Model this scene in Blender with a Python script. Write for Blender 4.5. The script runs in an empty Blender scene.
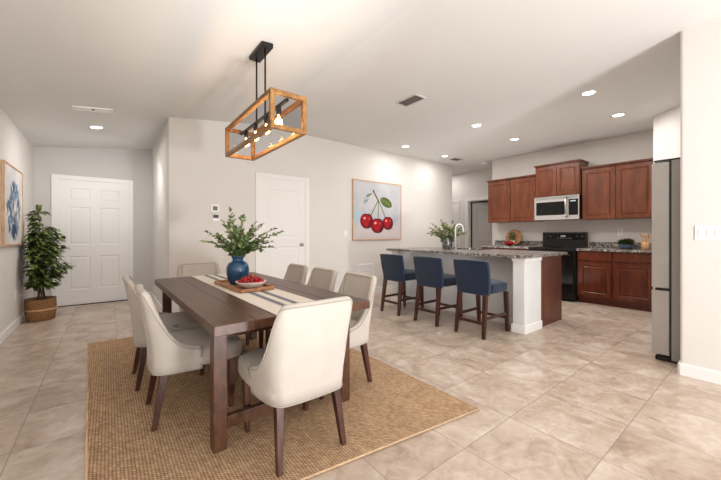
import bpy, bmesh, math, random
from mathutils import Vector, Matrix, noise
random.seed(11)
PI = math.pi
S = bpy.context.scene
COL = S.collection
def R(d): return math.radians(d)
def lin(c):
    c = c/255.0
    return c/12.92 if c <= .04045 else ((c+.055)/1.055)**2.4
def rgb(r, g, b): return (lin(r), lin(g), lin(b), 1)

# ------------------------------------------------------------------ materials
class NT:
    def __init__(s, name):
        s.m = bpy.data.materials.new(name); s.m.use_nodes = True
        s.t = s.m.node_tree; s.n = s.t.nodes; s.l = s.t.links
        s.b = s.n['Principled BSDF']
    def node(s, k, **kw):
        n = s.n.new(k)
        for a, v in kw.items(): setattr(n, a, v)
        return n
    def link(s, a, b): s.l.new(a, b)
    def setin(s, n, k, v):
        if hasattr(v, 'is_linked') or isinstance(v, bpy.types.NodeSocket): s.l.new(v, n.inputs[k])
        else: n.inputs[k].default_value = v
    def math(s, op, a, b=None, c=None):
        n = s.node('ShaderNodeMath', operation=op); s.setin(n, 0, a)
        if b is not None: s.setin(n, 1, b)
        if c is not None: s.setin(n, 2, c)
        return n.outputs[0]
    def coords(s, kind='Object', scale=(1,1,1), rot=(0,0,0)):
        t = s.node('ShaderNodeTexCoord'); mp = s.node('ShaderNodeMapping')
        mp.inputs['Scale'].default_value = scale; mp.inputs['Rotation'].default_value = rot
        s.link(t.outputs[kind], mp.inputs[0]); return mp.outputs[0]
    def noise(s, vec, scale, detail=3, rough=.5, dist=0):
        n = s.node('ShaderNodeTexNoise'); s.link(vec, n.inputs['Vector'])
        n.inputs['Scale'].default_value = scale; n.inputs['Detail'].default_value = detail
        n.inputs['Roughness'].default_value = rough; n.inputs['Distortion'].default_value = dist
        return n.outputs[0]
    def ramp(s, fac, stops):
        n = s.node('ShaderNodeValToRGB'); s.link(fac, n.inputs[0]); e = n.color_ramp.elements
        e[0].position, e[0].color = stops[0]; e[1].position, e[1].color = stops[-1]
        for p, c in stops[1:-1]:
            x = e.new(p); x.color = c
        return n.outputs[0]
    def mix(s, fac, a, b, blend='MIX'):
        n = s.node('ShaderNodeMix', data_type='RGBA', blend_type=blend)
        for k, v in ((0, fac), (6, a), (7, b)):
            if isinstance(v, bpy.types.NodeSocket): s.l.new(v, n.inputs[k])
            else: n.inputs[k].default_value = v
        return n.outputs[2]
    def bump(s, h, strength=.2, dist=.01):
        n = s.node('ShaderNodeBump'); n.inputs['Strength'].default_value = strength
        n.inputs['Distance'].default_value = dist
        s.link(h, n.inputs['Height']); s.link(n.outputs[0], s.b.inputs['Normal'])
    def set(s, color=None, rough=None, metal=None, spec=None, **kw):
        for k, v in (('Base Color', color), ('Roughness', rough), ('Metallic', metal), ('Specular IOR Level', spec)):
            if v is not None: s.setin(s.b, k, v)
        for k, v in kw.items(): s.setin(s.b, k.replace('_', ' '), v)
        return s.m
def plain(name, c, rough=.5, metal=0, spec=.5, nz=.06, scale=12, bump=0):
    t = NT(name); v = t.coords(); n = t.noise(v, scale, 3)
    k1 = tuple(min(1, x*(1-nz)) for x in c[:3])+(1,); k2 = tuple(min(1, x*(1+nz)) for x in c[:3])+(1,)
    col = t.ramp(n, [(.3, k1), (.7, k2)])
    if bump: t.bump(t.noise(v, scale*12, 2), bump, .002)
    return t.set(col, rough, metal, spec)
def wood(name, dark, mid, light, rough=.35, sc=(1,1,1), scale=6, spec=.5, bump=.05):
    t = NT(name); v = t.coords(scale=sc)
    n = t.noise(v, scale, 5, .6, .6); n2 = t.noise(v, scale*5, 3, .6)
    f = t.math('MULTIPLY_ADD', n2, .25, t.math('MULTIPLY', n, .8))
    col = t.ramp(f, [(.36, dark), (.52, mid), (.68, light)])
    t.bump(n2, bump, .002)
    return t.set(col, rough, 0, spec)
def fabric(name, c, rough=.9, nz=.08, scale=260, sheen=.2):
    t = NT(name); v = t.coords(); n = t.noise(v, scale, 2, .7); n3 = t.noise(v, 7, 2)
    k1 = tuple(x*(1-nz) for x in c[:3])+(1,); k2 = tuple(min(1, x*(1+nz)) for x in c[:3])+(1,)
    col = t.ramp(t.math('MULTIPLY_ADD', n3, .4, t.math('MULTIPLY', n, .6)), [(.35, k1), (.65, k2)])
    t.bump(n, .25, .002)
    m = t.set(col, rough, 0, .2)
    t.b.inputs['Sheen Weight'].default_value = sheen
    return m
def glass(name, tint=(1,1,1,1), gloss=.1, rough=.02, face=.25):
    t = NT(name); t.n.remove(t.b)
    tr = t.node('ShaderNodeBsdfTransparent'); tr.inputs[0].default_value = tint
    gl = t.node('ShaderNodeBsdfGlossy'); gl.inputs['Roughness'].default_value = rough
    fr = t.node('ShaderNodeLayerWeight'); fr.inputs[0].default_value = .25
    f = t.math('MULTIPLY_ADD', fr.outputs['Facing'], face, gloss)
    mx = t.node('ShaderNodeMixShader'); t.link(f, mx.inputs[0]); t.link(tr.outputs[0], mx.inputs[1]); t.link(gl.outputs[0], mx.inputs[2])
    t.link(mx.outputs[0], t.n['Material Output'].inputs[0]); return t.m
def emit(name, c, st):
    t = NT(name); t.set(c, .5); t.b.inputs['Emission Color'].default_value = c
    t.b.inputs['Emission Strength'].default_value = st; return t.m
def vcol(name, rough=.6):
    t = NT(name); a = t.node('ShaderNodeVertexColor'); a.layer_name = 'Col'
    t.bump(t.noise(t.coords(), 160, 2), .1, .002)
    return t.set(a.outputs[0], rough, 0, .3)

M = {}
M['wall'] = plain('wall_paint', rgb(223, 218, 213), .85, 0, .2, .012, 3)
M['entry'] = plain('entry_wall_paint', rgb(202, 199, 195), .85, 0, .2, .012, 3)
M['ceil'] = plain('ceiling_paint', rgb(226, 225, 222), .9, 0, .1, .01, 3)
M['white'] = plain('white_trim', rgb(238, 235, 232), .45, 0, .4, .01, 3)
M['island_white'] = plain('island_paint', rgb(224, 223, 222), .6, 0, .3, .015, 6)
M['greydoor'] = plain('grey_door_paint', rgb(190, 186, 184), .5, 0, .4, .01, 3)  # even grey paint of the open hall door leaf
M['plastic'] = plain('white_plastic', rgb(240, 239, 236), .35, 0, .5, .01)
M['table'] = wood('walnut_table_wood', rgb(60, 34, 20), rgb(82, 50, 32), rgb(100, 64, 43), .36, (6, .7, 3), 5)
M['leg'] = wood('dark_leg_wood', rgb(48, 24, 17), rgb(72, 38, 27), rgb(94, 52, 37), .35, (6, 6, .7), 6)
M['stoolleg'] = wood('espresso_leg_wood', rgb(38, 17, 13), rgb(62, 29, 21), rgb(84, 42, 30), .35, (6, 6, .7), 6)
M['cherry'] = wood('cherry_cabinet_wood', rgb(84, 39, 18), rgb(106, 53, 27), rgb(124, 67, 38), .32, (3, 3, .5), 5, .5)
M['cherry_low'] = wood('dark_cherry_cabinet_wood', rgb(74, 29, 12), rgb(94, 40, 18), rgb(110, 52, 26), .3, (3, 3, .5), 5, .5)
M['oak'] = wood('amber_lamp_wood', rgb(98, 64, 28), rgb(140, 96, 46), rgb(168, 122, 66), .5, (4, .8, 4), 8)
M['traywood'] = wood('tray_wood', rgb(140, 92, 60), rgb(172, 120, 82), rgb(194, 144, 104), .5, (3, .8, 3), 8)
M['frame'] = wood('pale_frame_wood', rgb(176, 134, 98), rgb(202, 162, 124), rgb(216, 180, 144), .5, (3, 3, .8), 8)
M['crockwood'] = wood('bamboo_wood', rgb(178, 132, 84), rgb(206, 162, 112), rgb(222, 184, 136), .5, (5, 5, .8), 8)
M['linen'] = fabric('oatmeal_linen', rgb(194, 186, 177))
M['piping'] = fabric('linen_piping', rgb(170, 161, 150))
M['navy'] = fabric('navy_fabric', rgb(20, 34, 58), nz=.15, sheen=.3)
M['black'] = plain('black_metal', rgb(40, 36, 35), .4, .6, .5)
M['gloss'] = plain('black_gloss', rgb(12, 12, 13), .18, 0, .35)
M['blackplastic'] = plain('black_plastic', rgb(26, 25, 25), .35, 0, .5)
M['darkglass'] = plain('smoked_glass', rgb(20, 20, 20), .15, 0, .3)
M['chrome'] = plain('brushed_nickel', rgb(190, 188, 184), .25, 1, .5, .03)
M['grille'] = plain('vent_paint', rgb(206, 202, 198), .6, 0, .3)
M['grilledark'] = plain('vent_dark_grey', rgb(120, 116, 112), .8, 0, .2)  # darker grey for vents, thermostat screen and burner rings
M['blueceramic'] = plain('blue_glaze', rgb(24, 66, 98), .1, 0, .7, .18, 14)
M['bluepot'] = plain('slate_blue_pot', rgb(70, 88, 112), .35, 0, .5, .1, 20)
M['bowl'] = plain('white_ceramic', rgb(236, 232, 226), .25, 0, .5, .02)
M['redfruit'] = plain('cherry_skin', rgb(176, 14, 22), .15, 0, .6, .25, 30)
M['redbowl'] = plain('red_glaze', rgb(150, 22, 22), .2, 0, .6, .1)
M['soil'] = plain('soil', rgb(52, 40, 32), .95, 0, .1, .3, 60)
M['bark'] = plain('stem_bark', rgb(84, 66, 46), .8, 0, .2, .2, 50)
M['pineapple'] = plain('pineapple_skin', rgb(196, 140, 60), .6, 0, .3, .3, 60)
M['glass'] = glass('clear_glass', (.88, .89, .90, 1), .012, .08, .02)
M['vglass'] = glass('vase_glass', (.72, .76, .74, 1), .12)
M['bulbglass'] = glass('bulb_glass', (1, .86, .6, 1), .05)
M['filament'] = emit('warm_filament', (1, .62, .28, 1), 45)
M['led'] = emit('downlight_lens', (1, .97, .92, 1), 9)
M['display'] = emit('clock_display', (.5, .6, .62, 1), .12)
M['knob'] = plain('range_knob_grey', rgb(70, 69, 68), .35, .3)
M['art'] = vcol('painted_canvas')
def leafmat(name, a, b, c):
    t = NT(name); v = t.coords(); col = t.ramp(t.noise(v, 16, 2), [(.32, a), (.5, b), (.68, c)])
    return t.set(col, .45, 0, .4)
M['leaf'] = leafmat('dark_leaf', rgb(48, 64, 28), rgb(88, 106, 50), rgb(138, 150, 84))
M['olive'] = leafmat('olive_leaf', rgb(62, 82, 46), rgb(104, 124, 76), rgb(156, 168, 116))
M['pale'] = leafmat('pale_leaf', rgb(72, 82, 50), rgb(128, 134, 92), rgb(196, 192, 160))
M['herb'] = leafmat('herb_leaf', rgb(48, 56, 32), rgb(84, 90, 50), rgb(120, 116, 70))
# stainless
t = NT('stainless_steel'); v = t.coords(); n = t.noise(v, 3, 2)
M['steel'] = t.set(t.ramp(n, [(.3, rgb(184, 181, 178)), (.7, rgb(192, 189, 186))]), .42, .4, .5)
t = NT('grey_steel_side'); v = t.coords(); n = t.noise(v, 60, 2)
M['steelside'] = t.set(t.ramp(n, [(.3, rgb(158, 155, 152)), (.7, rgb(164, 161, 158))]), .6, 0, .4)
# granite
t = NT('speckled_granite'); v = t.coords()
vo = t.node('ShaderNodeTexVoronoi'); vo.inputs['Scale'].default_value = 74; vo.inputs['Randomness'].default_value = 1
t.link(v, vo.inputs['Vector']); sc_ = t.node('ShaderNodeSeparateColor'); t.link(vo.outputs['Color'], sc_.inputs[0])
n2 = t.noise(v, 9, 3, .6)
f = t.math('MULTIPLY_ADD', n2, .35, t.math('MULTIPLY', sc_.outputs[0], .75))
c = t.ramp(f, [(.22, rgb(24, 22, 22)), (.36, rgb(78, 70, 66)), (.55, rgb(122, 112, 106)), (.74, rgb(150, 141, 135)), (.92, rgb(214, 209, 203))])
M['granite'] = t.set(c, .3, 0, .3)
# basket
t = NT('woven_basket'); v = t.coords(scale=(1, 1, 1))
w = t.node('ShaderNodeTexWave'); w.bands_direction = 'Z'; w.inputs['Scale'].default_value = 22; w.inputs['Distortion'].default_value = 2.5; w.inputs['Detail Scale'].default_value = 6
t.link(v, w.inputs['Vector']); n = t.noise(v, 55, 3, .7)
f = t.math('MULTIPLY_ADD', n, .5, t.math('MULTIPLY', w.outputs['Fac'], .5))
c = t.ramp(f, [(.25, rgb(96, 62, 38)), (.5, rgb(150, 106, 70)), (.75, rgb(190, 148, 106))])
t.bump(f, .6, .01); M['basket'] = t.set(c, .8, 0, .2)
# jute rug: braided rows running along Y
t = NT('jute_weave'); tc = t.node('ShaderNodeTexCoord'); sp = t.node('ShaderNodeSeparateXYZ'); t.link(tc.outputs['Object'], sp.inputs[0])
X, Y = sp.outputs[0], sp.outputs[1]
PX, PY = .0150, .0155
row = t.math('FLOOR', t.math('DIVIDE', X, PX))
fx = t.math('SUBTRACT', t.math('MULTIPLY', t.math('FRACT', t.math('DIVIDE', X, PX)), 2), 1)
yo = t.math('ADD', t.math('DIVIDE', Y, PY), t.math('MULTIPLY', row, .5))
yo = t.math('ADD', yo, t.math('MULTIPLY', fx, .35))
fy = t.math('SUBTRACT', t.math('MULTIPLY', t.math('FRACT', yo), 2), 1)
hx = t.math('SUBTRACT', 1, t.math('MULTIPLY', fx, fx)); hy = t.math('SUBTRACT', 1, t.math('MULTIPLY', fy, fy))
h = t.math('MULTIPLY', t.math('POWER', hx, .6), t.math('POWER', hy, .6))
cb = t.node('ShaderNodeCombineXYZ'); t.link(row, cb.inputs[0]); t.link(t.math('FLOOR', yo), cb.inputs[1])
wn = t.node('ShaderNodeTexWhiteNoise'); t.link(cb.outputs[0], wn.inputs[0])
big = t.noise(tc.outputs['Object'], 9, 3, .6)
f = t.math('ADD', t.math('MULTIPLY', h, .62), t.math('ADD', t.math('MULTIPLY', wn.outputs[0], .26), t.math('MULTIPLY', big, .22)))
c = t.ramp(f, [(.12, rgb(96, 70, 48)), (.45, rgb(170, 136, 104)), (.72, rgb(202, 168, 134)), (1.0, rgb(228, 200, 168))])
t.bump(h, .7, .006); M['jute'] = t.set(c, .95, 0, .1)
M['jutebind'] = fabric('jute_binding', rgb(196, 164, 130), nz=.25, scale=120)
# floor tiles
t = NT('beige_stone_tile'); tc = t.node('ShaderNodeTexCoord'); sp = t.node('ShaderNodeSeparateXYZ'); t.link(tc.outputs['Object'], sp.inputs[0])
P = .482
def cell(sock, off):
    u = t.math('DIVIDE', t.math('SUBTRACT', sock, off), P)
    return t.math('FLOOR', u), t.math('ABSOLUTE', t.math('SUBTRACT', t.math('FRACT', u), .5))
ix, ax = cell(sp.outputs[0], -.41 - P*40); iy, ay = cell(sp.outputs[1], .558 - P*40)
edge = t.math('MAXIMUM', ax, ay)
gr = t.node('ShaderNodeMapRange'); t.link(edge, gr.inputs[0]); gr.inputs[1].default_value = .4915; gr.inputs[2].default_value = .4945
cb = t.node('ShaderNodeCombineXYZ'); t.link(ix, cb.inputs[0]); t.link(iy, cb.inputs[1])
wn = t.node('ShaderNodeTexWhiteNoise'); t.link(cb.outputs[0], wn.inputs[0])
off = t.node('ShaderNodeVectorMath', operation='MULTIPLY_ADD'); t.link(wn.outputs[1], off.inputs[0]); off.inputs[1].default_value = (7, 7, 7); t.link(tc.outputs['Object'], off.inputs[2])
nA = t.noise(off.outputs[0], 2.6, 6, .62, 1.2); nB = t.noise(off.outputs[0], 11, 5, .65, .8)
f = t.math('MULTIPLY_ADD', nB, .4, t.math('MULTIPLY', nA, .62))
f = t.math('ADD', f, t.math('MULTIPLY', wn.outputs[0], .035))
c = t.ramp(f, [(.36, rgb(158, 135, 117)), (.47, rgb(184, 163, 146)), (.56, rgb(199, 181, 165)), (.67, rgb(215, 202, 189))])
c = t.mix(t.math('MULTIPLY', gr.outputs[0], .62), c, rgb(140, 128, 118))
hgt = t.math('SUBTRACT', t.math('MULTIPLY', nB, .15), gr.outputs[0]); t.bump(hgt, .18, .004)
M['floor'] = t.set(c, t.math('MULTIPLY_ADD', nB, .25, .2), 0, .45)

# ------------------------------------------------------------------ mesh helper
class MB:
    def __init__(s): s.bm = bmesh.new(); s.mi = 0
    def face(s, vs):
        try:
            f = s.bm.faces.new(vs); f.material_index = s.mi; return f
        except ValueError: return None
    def box(s, x0, y0, z0, x1, y1, z1):
        v = [s.bm.verts.new(p) for p in ((x0,y0,z0),(x1,y0,z0),(x1,y1,z0),(x0,y1,z0),(x0,y0,z1),(x1,y0,z1),(x1,y1,z1),(x0,y1,z1))]
        for q in ((0,3,2,1),(4,5,6,7),(0,1,5,4),(1,2,6,5),(2,3,7,6),(3,0,4,7)): s.face([v[i] for i in q])
        return s
    def cbox(s, c, d): return s.box(c[0]-d[0]/2, c[1]-d[1]/2, c[2]-d[2]/2, c[0]+d[0]/2, c[1]+d[1]/2, c[2]+d[2]/2)
    def bar(s, p, q, wx, wy, wx2=None, wy2=None):   # square bar from p to q (mostly vertical) with axis-aligned section
        wx2 = wx if wx2 is None else wx2; wy2 = wy if wy2 is None else wy2
        a = [s.bm.verts.new((p[0]+i*wx/2, p[1]+j*wy/2, p[2])) for i, j in ((-1,-1),(1,-1),(1,1),(-1,1))]
        b = [s.bm.verts.new((q[0]+i*wx2/2, q[1]+j*wy2/2, q[2])) for i, j in ((-1,-1),(1,-1),(1,1),(-1,1))]
        s.face(a[::-1]); s.face(b)
        for i in range(4): s.face((a[i], a[(i+1)%4], b[(i+1)%4], b[i]))
        return s
    def beam(s, p, q, w, h):   # horizontal beam
        p, q = Vector(p), Vector(q); d = (q-p).normalized(); sd = Vector((-d.y, d.x, 0)).normalized()*w/2; up = Vector((0,0,h/2))
        a = [s.bm.verts.new(p+e) for e in (-sd-up, sd-up, sd+up, -sd+up)]; b = [s.bm.verts.new(q+e) for e in (-sd-up, sd-up, sd+up, -sd+up)]
        s.face(a); s.face(b[::-1])
        for i in range(4): s.face((a[(i+1)%4], a[i], b[i], b[(i+1)%4]))
        return s
    def tube(s, pts, r, seg=8, cap=True):
        pts = [Vector(p) for p in pts]; rings = []
        rr = r if isinstance(r, (list, tuple)) else [r]*len(pts)
        ref = None
        for i, p in enumerate(pts):
            d = (pts[min(i+1, len(pts)-1)]-pts[max(i-1, 0)]).normalized()
            if ref is None: ref = d.orthogonal().normalized()
            ref = (ref - d*ref.dot(d)).normalized(); o = d.cross(ref)
            rings.append([s.bm.verts.new(p+(ref*math.cos(2*PI*k/seg)+o*math.sin(2*PI*k/seg))*rr[i]) for k in range(seg)])
        for a, b in zip(rings, rings[1:]):
            for k in range(seg): s.face((a[k], a[(k+1)%seg], b[(k+1)%seg], b[k]))
        if cap: s.face(rings[0][::-1]); s.face(rings[-1])
        return s
    def lathe(s, prof, seg=24, c=(0,0,0), capb=True, capt=False, sx=1, sy=1):
        rings = [[s.bm.verts.new((c[0]+r*sx*math.cos(2*PI*k/seg), c[1]+r*sy*math.sin(2*PI*k/seg), c[2]+z)) for k in range(seg)] for r, z in prof]
        for a, b in zip(rings, rings[1:]):
            for k in range(seg): s.face((a[k], a[(k+1)%seg], b[(k+1)%seg], b[k]))
        if capb: s.face(rings[0][::-1])
        if capt: s.face(rings[-1])
        return s
    def ball(s, c, r, seg=12, rings=8, sz=1):
        prof = [(max(r*math.sin(PI*i/rings), r*.02), -r*sz*math.cos(PI*i/rings)) for i in range(rings+1)]
        return s.lathe(prof, seg, c, True, True)
    def prism(s, pts, z0, z1):
        a = [s.bm.verts.new((x, y, z0)) for x, y in pts]; b = [s.bm.verts.new((x, y, z1)) for x, y in pts]
        s.face(a[::-1]); s.face(b); n = len(pts)
        for i in range(n): s.face((a[i], a[(i+1)%n], b[(i+1)%n], b[i]))
        return s
    def leaf(s, p, d, up, L, W, droop=.25):
        p = Vector(p); d = Vector(d).normalized(); up = Vector(up)
        sd = d.cross(up)
        if sd.length < 1e-3: sd = d.orthogonal()
        sd.normalize(); n = sd.cross(d).normalized()
        rows = []
        for t_, w in ((0, .08), (.3, .85), (.6, 1.0), (.85, .55), (1, .0)):
            c = p + d*L*t_ - n*(droop*L*t_*t_)
            if w == 0: rows.append([s.bm.verts.new(c)])
            else: rows.append([s.bm.verts.new(c - sd*W*w/2 + n*W*w*.15), s.bm.verts.new(c), s.bm.verts.new(c + sd*W*w/2 + n*W*w*.15)])
        for a, b in zip(rows, rows[1:]):
            if len(b) == 1: s.face((a[0], a[1], b[0])); s.face((a[1], a[2], b[0]))
            else: s.face((a[0], a[1], b[1], b[0])); s.face((a[1], a[2], b[2], b[1]))
        return s
    def panels(s, w, h, th, rects, ins=.014, dep=.008, raised=True):
        # door slab, front face at y=0 facing -y, rects = panel cells (x0,z0,x1,z1)
        xs = sorted({0, w} | {r[0] for r in rects} | {r[2] for r in rects}); zs = sorted({0, h} | {r[1] for r in rects} | {r[3] for r in rects})
        V = {(i, j): s.bm.verts.new((x, 0, z)) for i, x in enumerate(xs) for j, z in enumerate(zs)}
        pf = []
        for i in range(len(xs)-1):
            for j in range(len(zs)-1):
                f = s.face((V[i,j], V[i+1,j], V[i+1,j+1], V[i,j+1]))
                cx, cz = (xs[i]+xs[i+1])/2, (zs[j]+zs[j+1])/2
                if any(r[0] < cx < r[2] and r[1] < cz < r[3] for r in rects): pf.append(f)
        s.bm.normal_update()
        bmesh.ops.inset_individual(s.bm, faces=pf, thickness=ins, depth=-dep)
        if raised:
            bmesh.ops.inset_individual(s.bm, faces=pf, thickness=ins*.5, depth=0)
            bmesh.ops.inset_individual(s.bm, faces=pf, thickness=ins*.9, depth=dep*.7)
        # rim + back
        nx, nz = len(xs)-1, len(zs)-1
        loop = [V[i,0] for i in range(nx)] + [V[nx,j] for j in range(nz)] + [V[i,nz] for i in range(nx,0,-1)] + [V[0,j] for j in range(nz,0,-1)]
        bk = [s.bm.verts.new((v.co.x, th, v.co.z)) for v in loop]
        for i in range(len(loop)): k = (i+1) % len(loop); s.face((loop[k], loop[i], bk[i], bk[k]))
        s.face(bk)
        return s
    def xf(s, mat): s.bm.transform(mat); return s
    def build(s, name, mats, parent=None, smooth=False, bevel=0, sub=0, seg=2, recalc=True):
        if recalc: bmesh.ops.recalc_face_normals(s.bm, faces=s.bm.faces)
        me = bpy.data.meshes.new(name); s.bm.to_mesh(me); s.bm.free()
        for m in (mats if isinstance(mats, (list, tuple)) else [mats]): me.materials.append(m)
        o = bpy.data.objects.new(name, me); COL.objects.link(o)
        if parent: o.parent = parent
        if smooth:
            for p in me.polygons: p.use_smooth = True
        if bevel:
            b = o.modifiers.new('bevel', 'BEVEL'); b.width = bevel; b.segments = seg; b.limit_method = 'ANGLE'; b.angle_limit = R(35)
        if sub:
            b = o.modifiers.new('sub', 'SUBSURF'); b.levels = sub; b.render_levels = sub
        return o
def cushion(x0, y0, z0, x1, y1, z1, bev, n=3, puff=0.012):
    m = MB(); m.box(x0, y0, z0, x1, y1, z1)
    bmesh.ops.subdivide_edges(m.bm, edges=m.bm.edges[:], cuts=5, use_grid_fill=True)
    c = Vector(((x0+x1)/2, (y0+y1)/2, (z0+z1)/2)); hd = Vector(((x1-x0)/2, (y1-y0)/2, (z1-z0)/2))
    for v in m.bm.verts:
        d = v.co - c; q = Vector([max(-hd[i]+bev, min(hd[i]-bev, d[i])) for i in range(3)])
        e = d - q
        if e.length > 1e-6: e = e.normalized()*bev
        nd = q+e
        u, w = d.x/hd.x, d.y/hd.y
        if d.z > 0: nd.z += puff*(1-u*u)*(1-w*w)*2
        v.co = c+nd
    return m
def tag(o, label, cat, group=None, kind=None):
    o['label'] = label; o['category'] = cat
    if group: o['group'] = group
    if kind: o['kind'] = kind
    return o
def thing(name, label, cat, loc=(0,0,0), rz=0, group=None):
    o = bpy.data.objects.new(name, None); COL.objects.link(o); o.location = loc; o.rotation_euler = (0, 0, rz)
    o.empty_display_size = .1
    return tag(o, label, cat, group)
def struct(o, label=None, cat=None):
    o['kind'] = 'structure'
    if label: o['label'] = label
    if cat: o['category'] = cat
    return o
def copy_tree(o, parent=None, loc=None, rz=None, label=None):
    c = o.copy(); COL.objects.link(c)
    if parent: c.parent = parent
    if loc is not None: c.location = loc
    if rz is not None: c.rotation_euler = (0, 0, rz)
    if label: c['label'] = label
    for ch in [x for x in list(COL.objects) if x.parent == o]: copy_tree(ch, c)
    return c

# ------------------------------------------------------------------ room shell
XL, XR, YE, YD, YB = -.91, 3.72, 7.0, 4.9, -3.2
XJ, XK, XH, CZ = .62, 6.9, 7.7, 2.83
WT = 2.95
m = MB(); m.box(-1.2, YB, -.1, 10.2, 8.2, 0); struct(m.build('floor', M['floor']), 'beige marbled stone tile floor', 'floor')
m = MB()
pr = [(-1.2, 2.46), (1.75, CZ), (10.2, CZ)]
lo = [[m.bm.verts.new((x, y, z)) for x, z in pr] for y in (YB, 8.2)]
hi = [[m.bm.verts.new((x, y, z+.3)) for x, z in pr] for y in (YB, 8.2)]
for i in range(2):
    m.face((lo[0][i], lo[1][i], lo[1][i+1], lo[0][i+1])); m.face((hi[0][i], hi[0][i+1], hi[1][i+1], hi[1][i]))
    m.face((lo[0][i], lo[0][i+1], hi[0][i+1], hi[0][i])); m.face((lo[1][i], hi[1][i], hi[1][i+1], lo[1][i+1]))
m.face((lo[0][0], hi[0][0], hi[1][0], lo[1][0])); m.face((lo[0][2], lo[1][2], hi[1][2], hi[0][2]))
struct(m.build('ceiling', M['ceil']), 'white ceiling sloping up from the left wall then running flat', 'ceiling')
def wall(name, x0, y0, x1, y1, mt='wall', z0=0, z1=WT, label=None, bev=0):
    m = MB(); m.box(x0, y0, z0, x1, y1, z1); return struct(m.build(name, M[mt], bevel=bev, seg=4), label, 'wall')
wall('wall_left', XL-.12, YB, XL, YE, label='pale grey left wall with blue abstract painting', z1=2.62)
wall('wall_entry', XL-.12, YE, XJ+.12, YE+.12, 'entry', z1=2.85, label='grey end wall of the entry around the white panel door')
m = MB(); m.box(XJ, YD+.14, 0, XJ+.12, YE, 2.85); struct(m.build('wall_jog', M['wall'], bevel=0), 'short side wall of the entry recess', 'wall')
wall('wall_middle', XJ, YD, 6.65, YD+.14, label='long pale wall behind the dining table with cherry painting', bev=.012)
wall('wall_kitchen', XK, .9, XK+.12, 4.0, label='pale kitchen wall behind the cherry cabinets')
wall('wall_right', XR, YB, XR+.14, .5, label='pale right foreground wall with switch plate', bev=.02)
m = MB(); m.prism([(6.15, 1.10), (6.15+.08, 1.10), (6.95, 1.10), (6.95, 1.02), (6.2, 1.02), (5.25, .07), (5.17, .12)], 0, WT)
struct(m.build('wall_pantry', M['wall']), 'angled pantry corner wall beside the refrigerator', 'wall')
wall('wall_alcove', XR+.1, -.32, 5.4, -.2, label='wall behind the refrigerator')
m = MB(); m.box(5.17, -.25, 0, 5.25, .12, WT); struct(m.build('wall_pantry_side', M['wall']))
# hallway end wall with door opening Y 4.39..5.13
m = MB(); m.box(XH, 5.17, 0, XH+.12, 8.1, WT); m.box(XH, 3.3, 0, XH+.12, 4.38, WT); m.box(XH, 4.38, 2.05, XH+.12, 5.17, WT)
struct(m.build('wall_hall', M['wall']), 'pale hallway wall with two doorways beyond the kitchen', 'wall')
wall('wall_hall_right', 7.0, 3.88, XH, 4.0, label='short hallway wall next to the kitchen')
wall('wall_hall_left', 6.53, YD+.13, 6.65, 8.1, label='hallway side wall')
wall('wall_hall_far', 6.5, 8.1, 10.1, 8.2)
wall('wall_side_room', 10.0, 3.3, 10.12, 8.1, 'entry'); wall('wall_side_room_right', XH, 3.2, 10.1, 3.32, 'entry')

def baseboard(name, p, q, n):
    p, q = Vector((*p, 0)), Vector((*q, 0)); n = Vector((*n, 0)); m = MB()
    prof = [(0, 0), (.014, 0), (.014, .085), (.008, .1), (0, .1)]
    a = [m.bm.verts.new(p+n*d+Vector((0, 0, z))) for d, z in prof]; b = [m.bm.verts.new(q+n*d+Vector((0, 0, z))) for d, z in prof]
    m.face(a); m.face(b[::-1])
    for i in range(5): m.face((a[i], a[(i+1)%5], b[(i+1)%5], b[i]))
    return struct(m.build(name, M['white']), None)
baseboard('baseboard_left', (XL, YB), (XL, YE), (1, 0))
baseboard('baseboard_entry', (XL, YE), (-.71, YE), (0, -1)); baseboard('baseboard_entry_right', (.345, YE), (XJ, YE), (0, -1))
baseboard('baseboard_jog', (XJ, YD), (XJ, YE), (-1, 0))
baseboard('baseboard_middle', (XJ, YD), (1.77, YD), (0, -1)); baseboard('baseboard_middle_right', (2.69, YD), (6.65, YD), (0, -1))
baseboard('baseboard_right', (XR, YB), (XR, .5), (-1, 0)); baseboard('baseboard_right_end', (XR, .5), (XR+.14, .5), (0, 1))
baseboard('baseboard_kitchen', (XK, 3.9), (XK, 4.0), (-1, 0))
baseboard('baseboard_hall', (XH, 5.3), (XH, 5.5), (-1, 0))

def casing(w, h, parent, cw=.07, depth=.02, mt='white'):
    # around leaf of size w x h, local, wall surface at y=0, projecting to -y
    m = MB(); m.box(-cw, -depth, 0, 0, 0, h+cw); m.box(w, -depth, 0, w+cw, 0, h+cw); m.box(0, -depth, h, w, 0, h+cw)
    return m.build('casing', M[mt], parent, bevel=.004)
def knob(parent, x, z, y=-.0, name='door_knob', mt='chrome', r=.027):
    m = MB(); prof = [(.03, 0), (.03, .006), (.011, .01), (.011, .03), (r, .04), (r*1.05, .052), (r*.8, .064), (.004, .068)]
    m.lathe(prof, 16, capt=True); m.xf(Matrix.Translation((x, y, z)) @ Matrix.Rotation(R(90), 4, 'X'))
    return m.build(name, M[mt], parent, smooth=True)
# door 1, six panels
w, h = .915, 2.03
d = thing('door_1', 'white six panel entry door with knob and deadbolt', 'door', (-.64, YE, 0)); d['kind'] = 'structure'
m = MB(); cx = [(.13, .405), (.51, .785)]; rz_ = [(.25, .80), (.98, 1.60), (1.70, 1.90)]
m.panels(w, h-.012, .03, [(a, p-.012, b, q-.012) for a, b in cx for p, q in rz_], .024, .006); m.xf(Matrix.Translation((0, -.008, .012)))
m.build('door_leaf', M['white'], d); casing(w, h, d)
knob(d, .07, .95, -.008, mt='black'); k = knob(d, .07, 1.10, -.008, 'deadbolt', mt='black', r=.024)
m = MB(); m.box(0, -.03, 0, w, 0, .012); m.build('threshold', M['black'], d)
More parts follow.
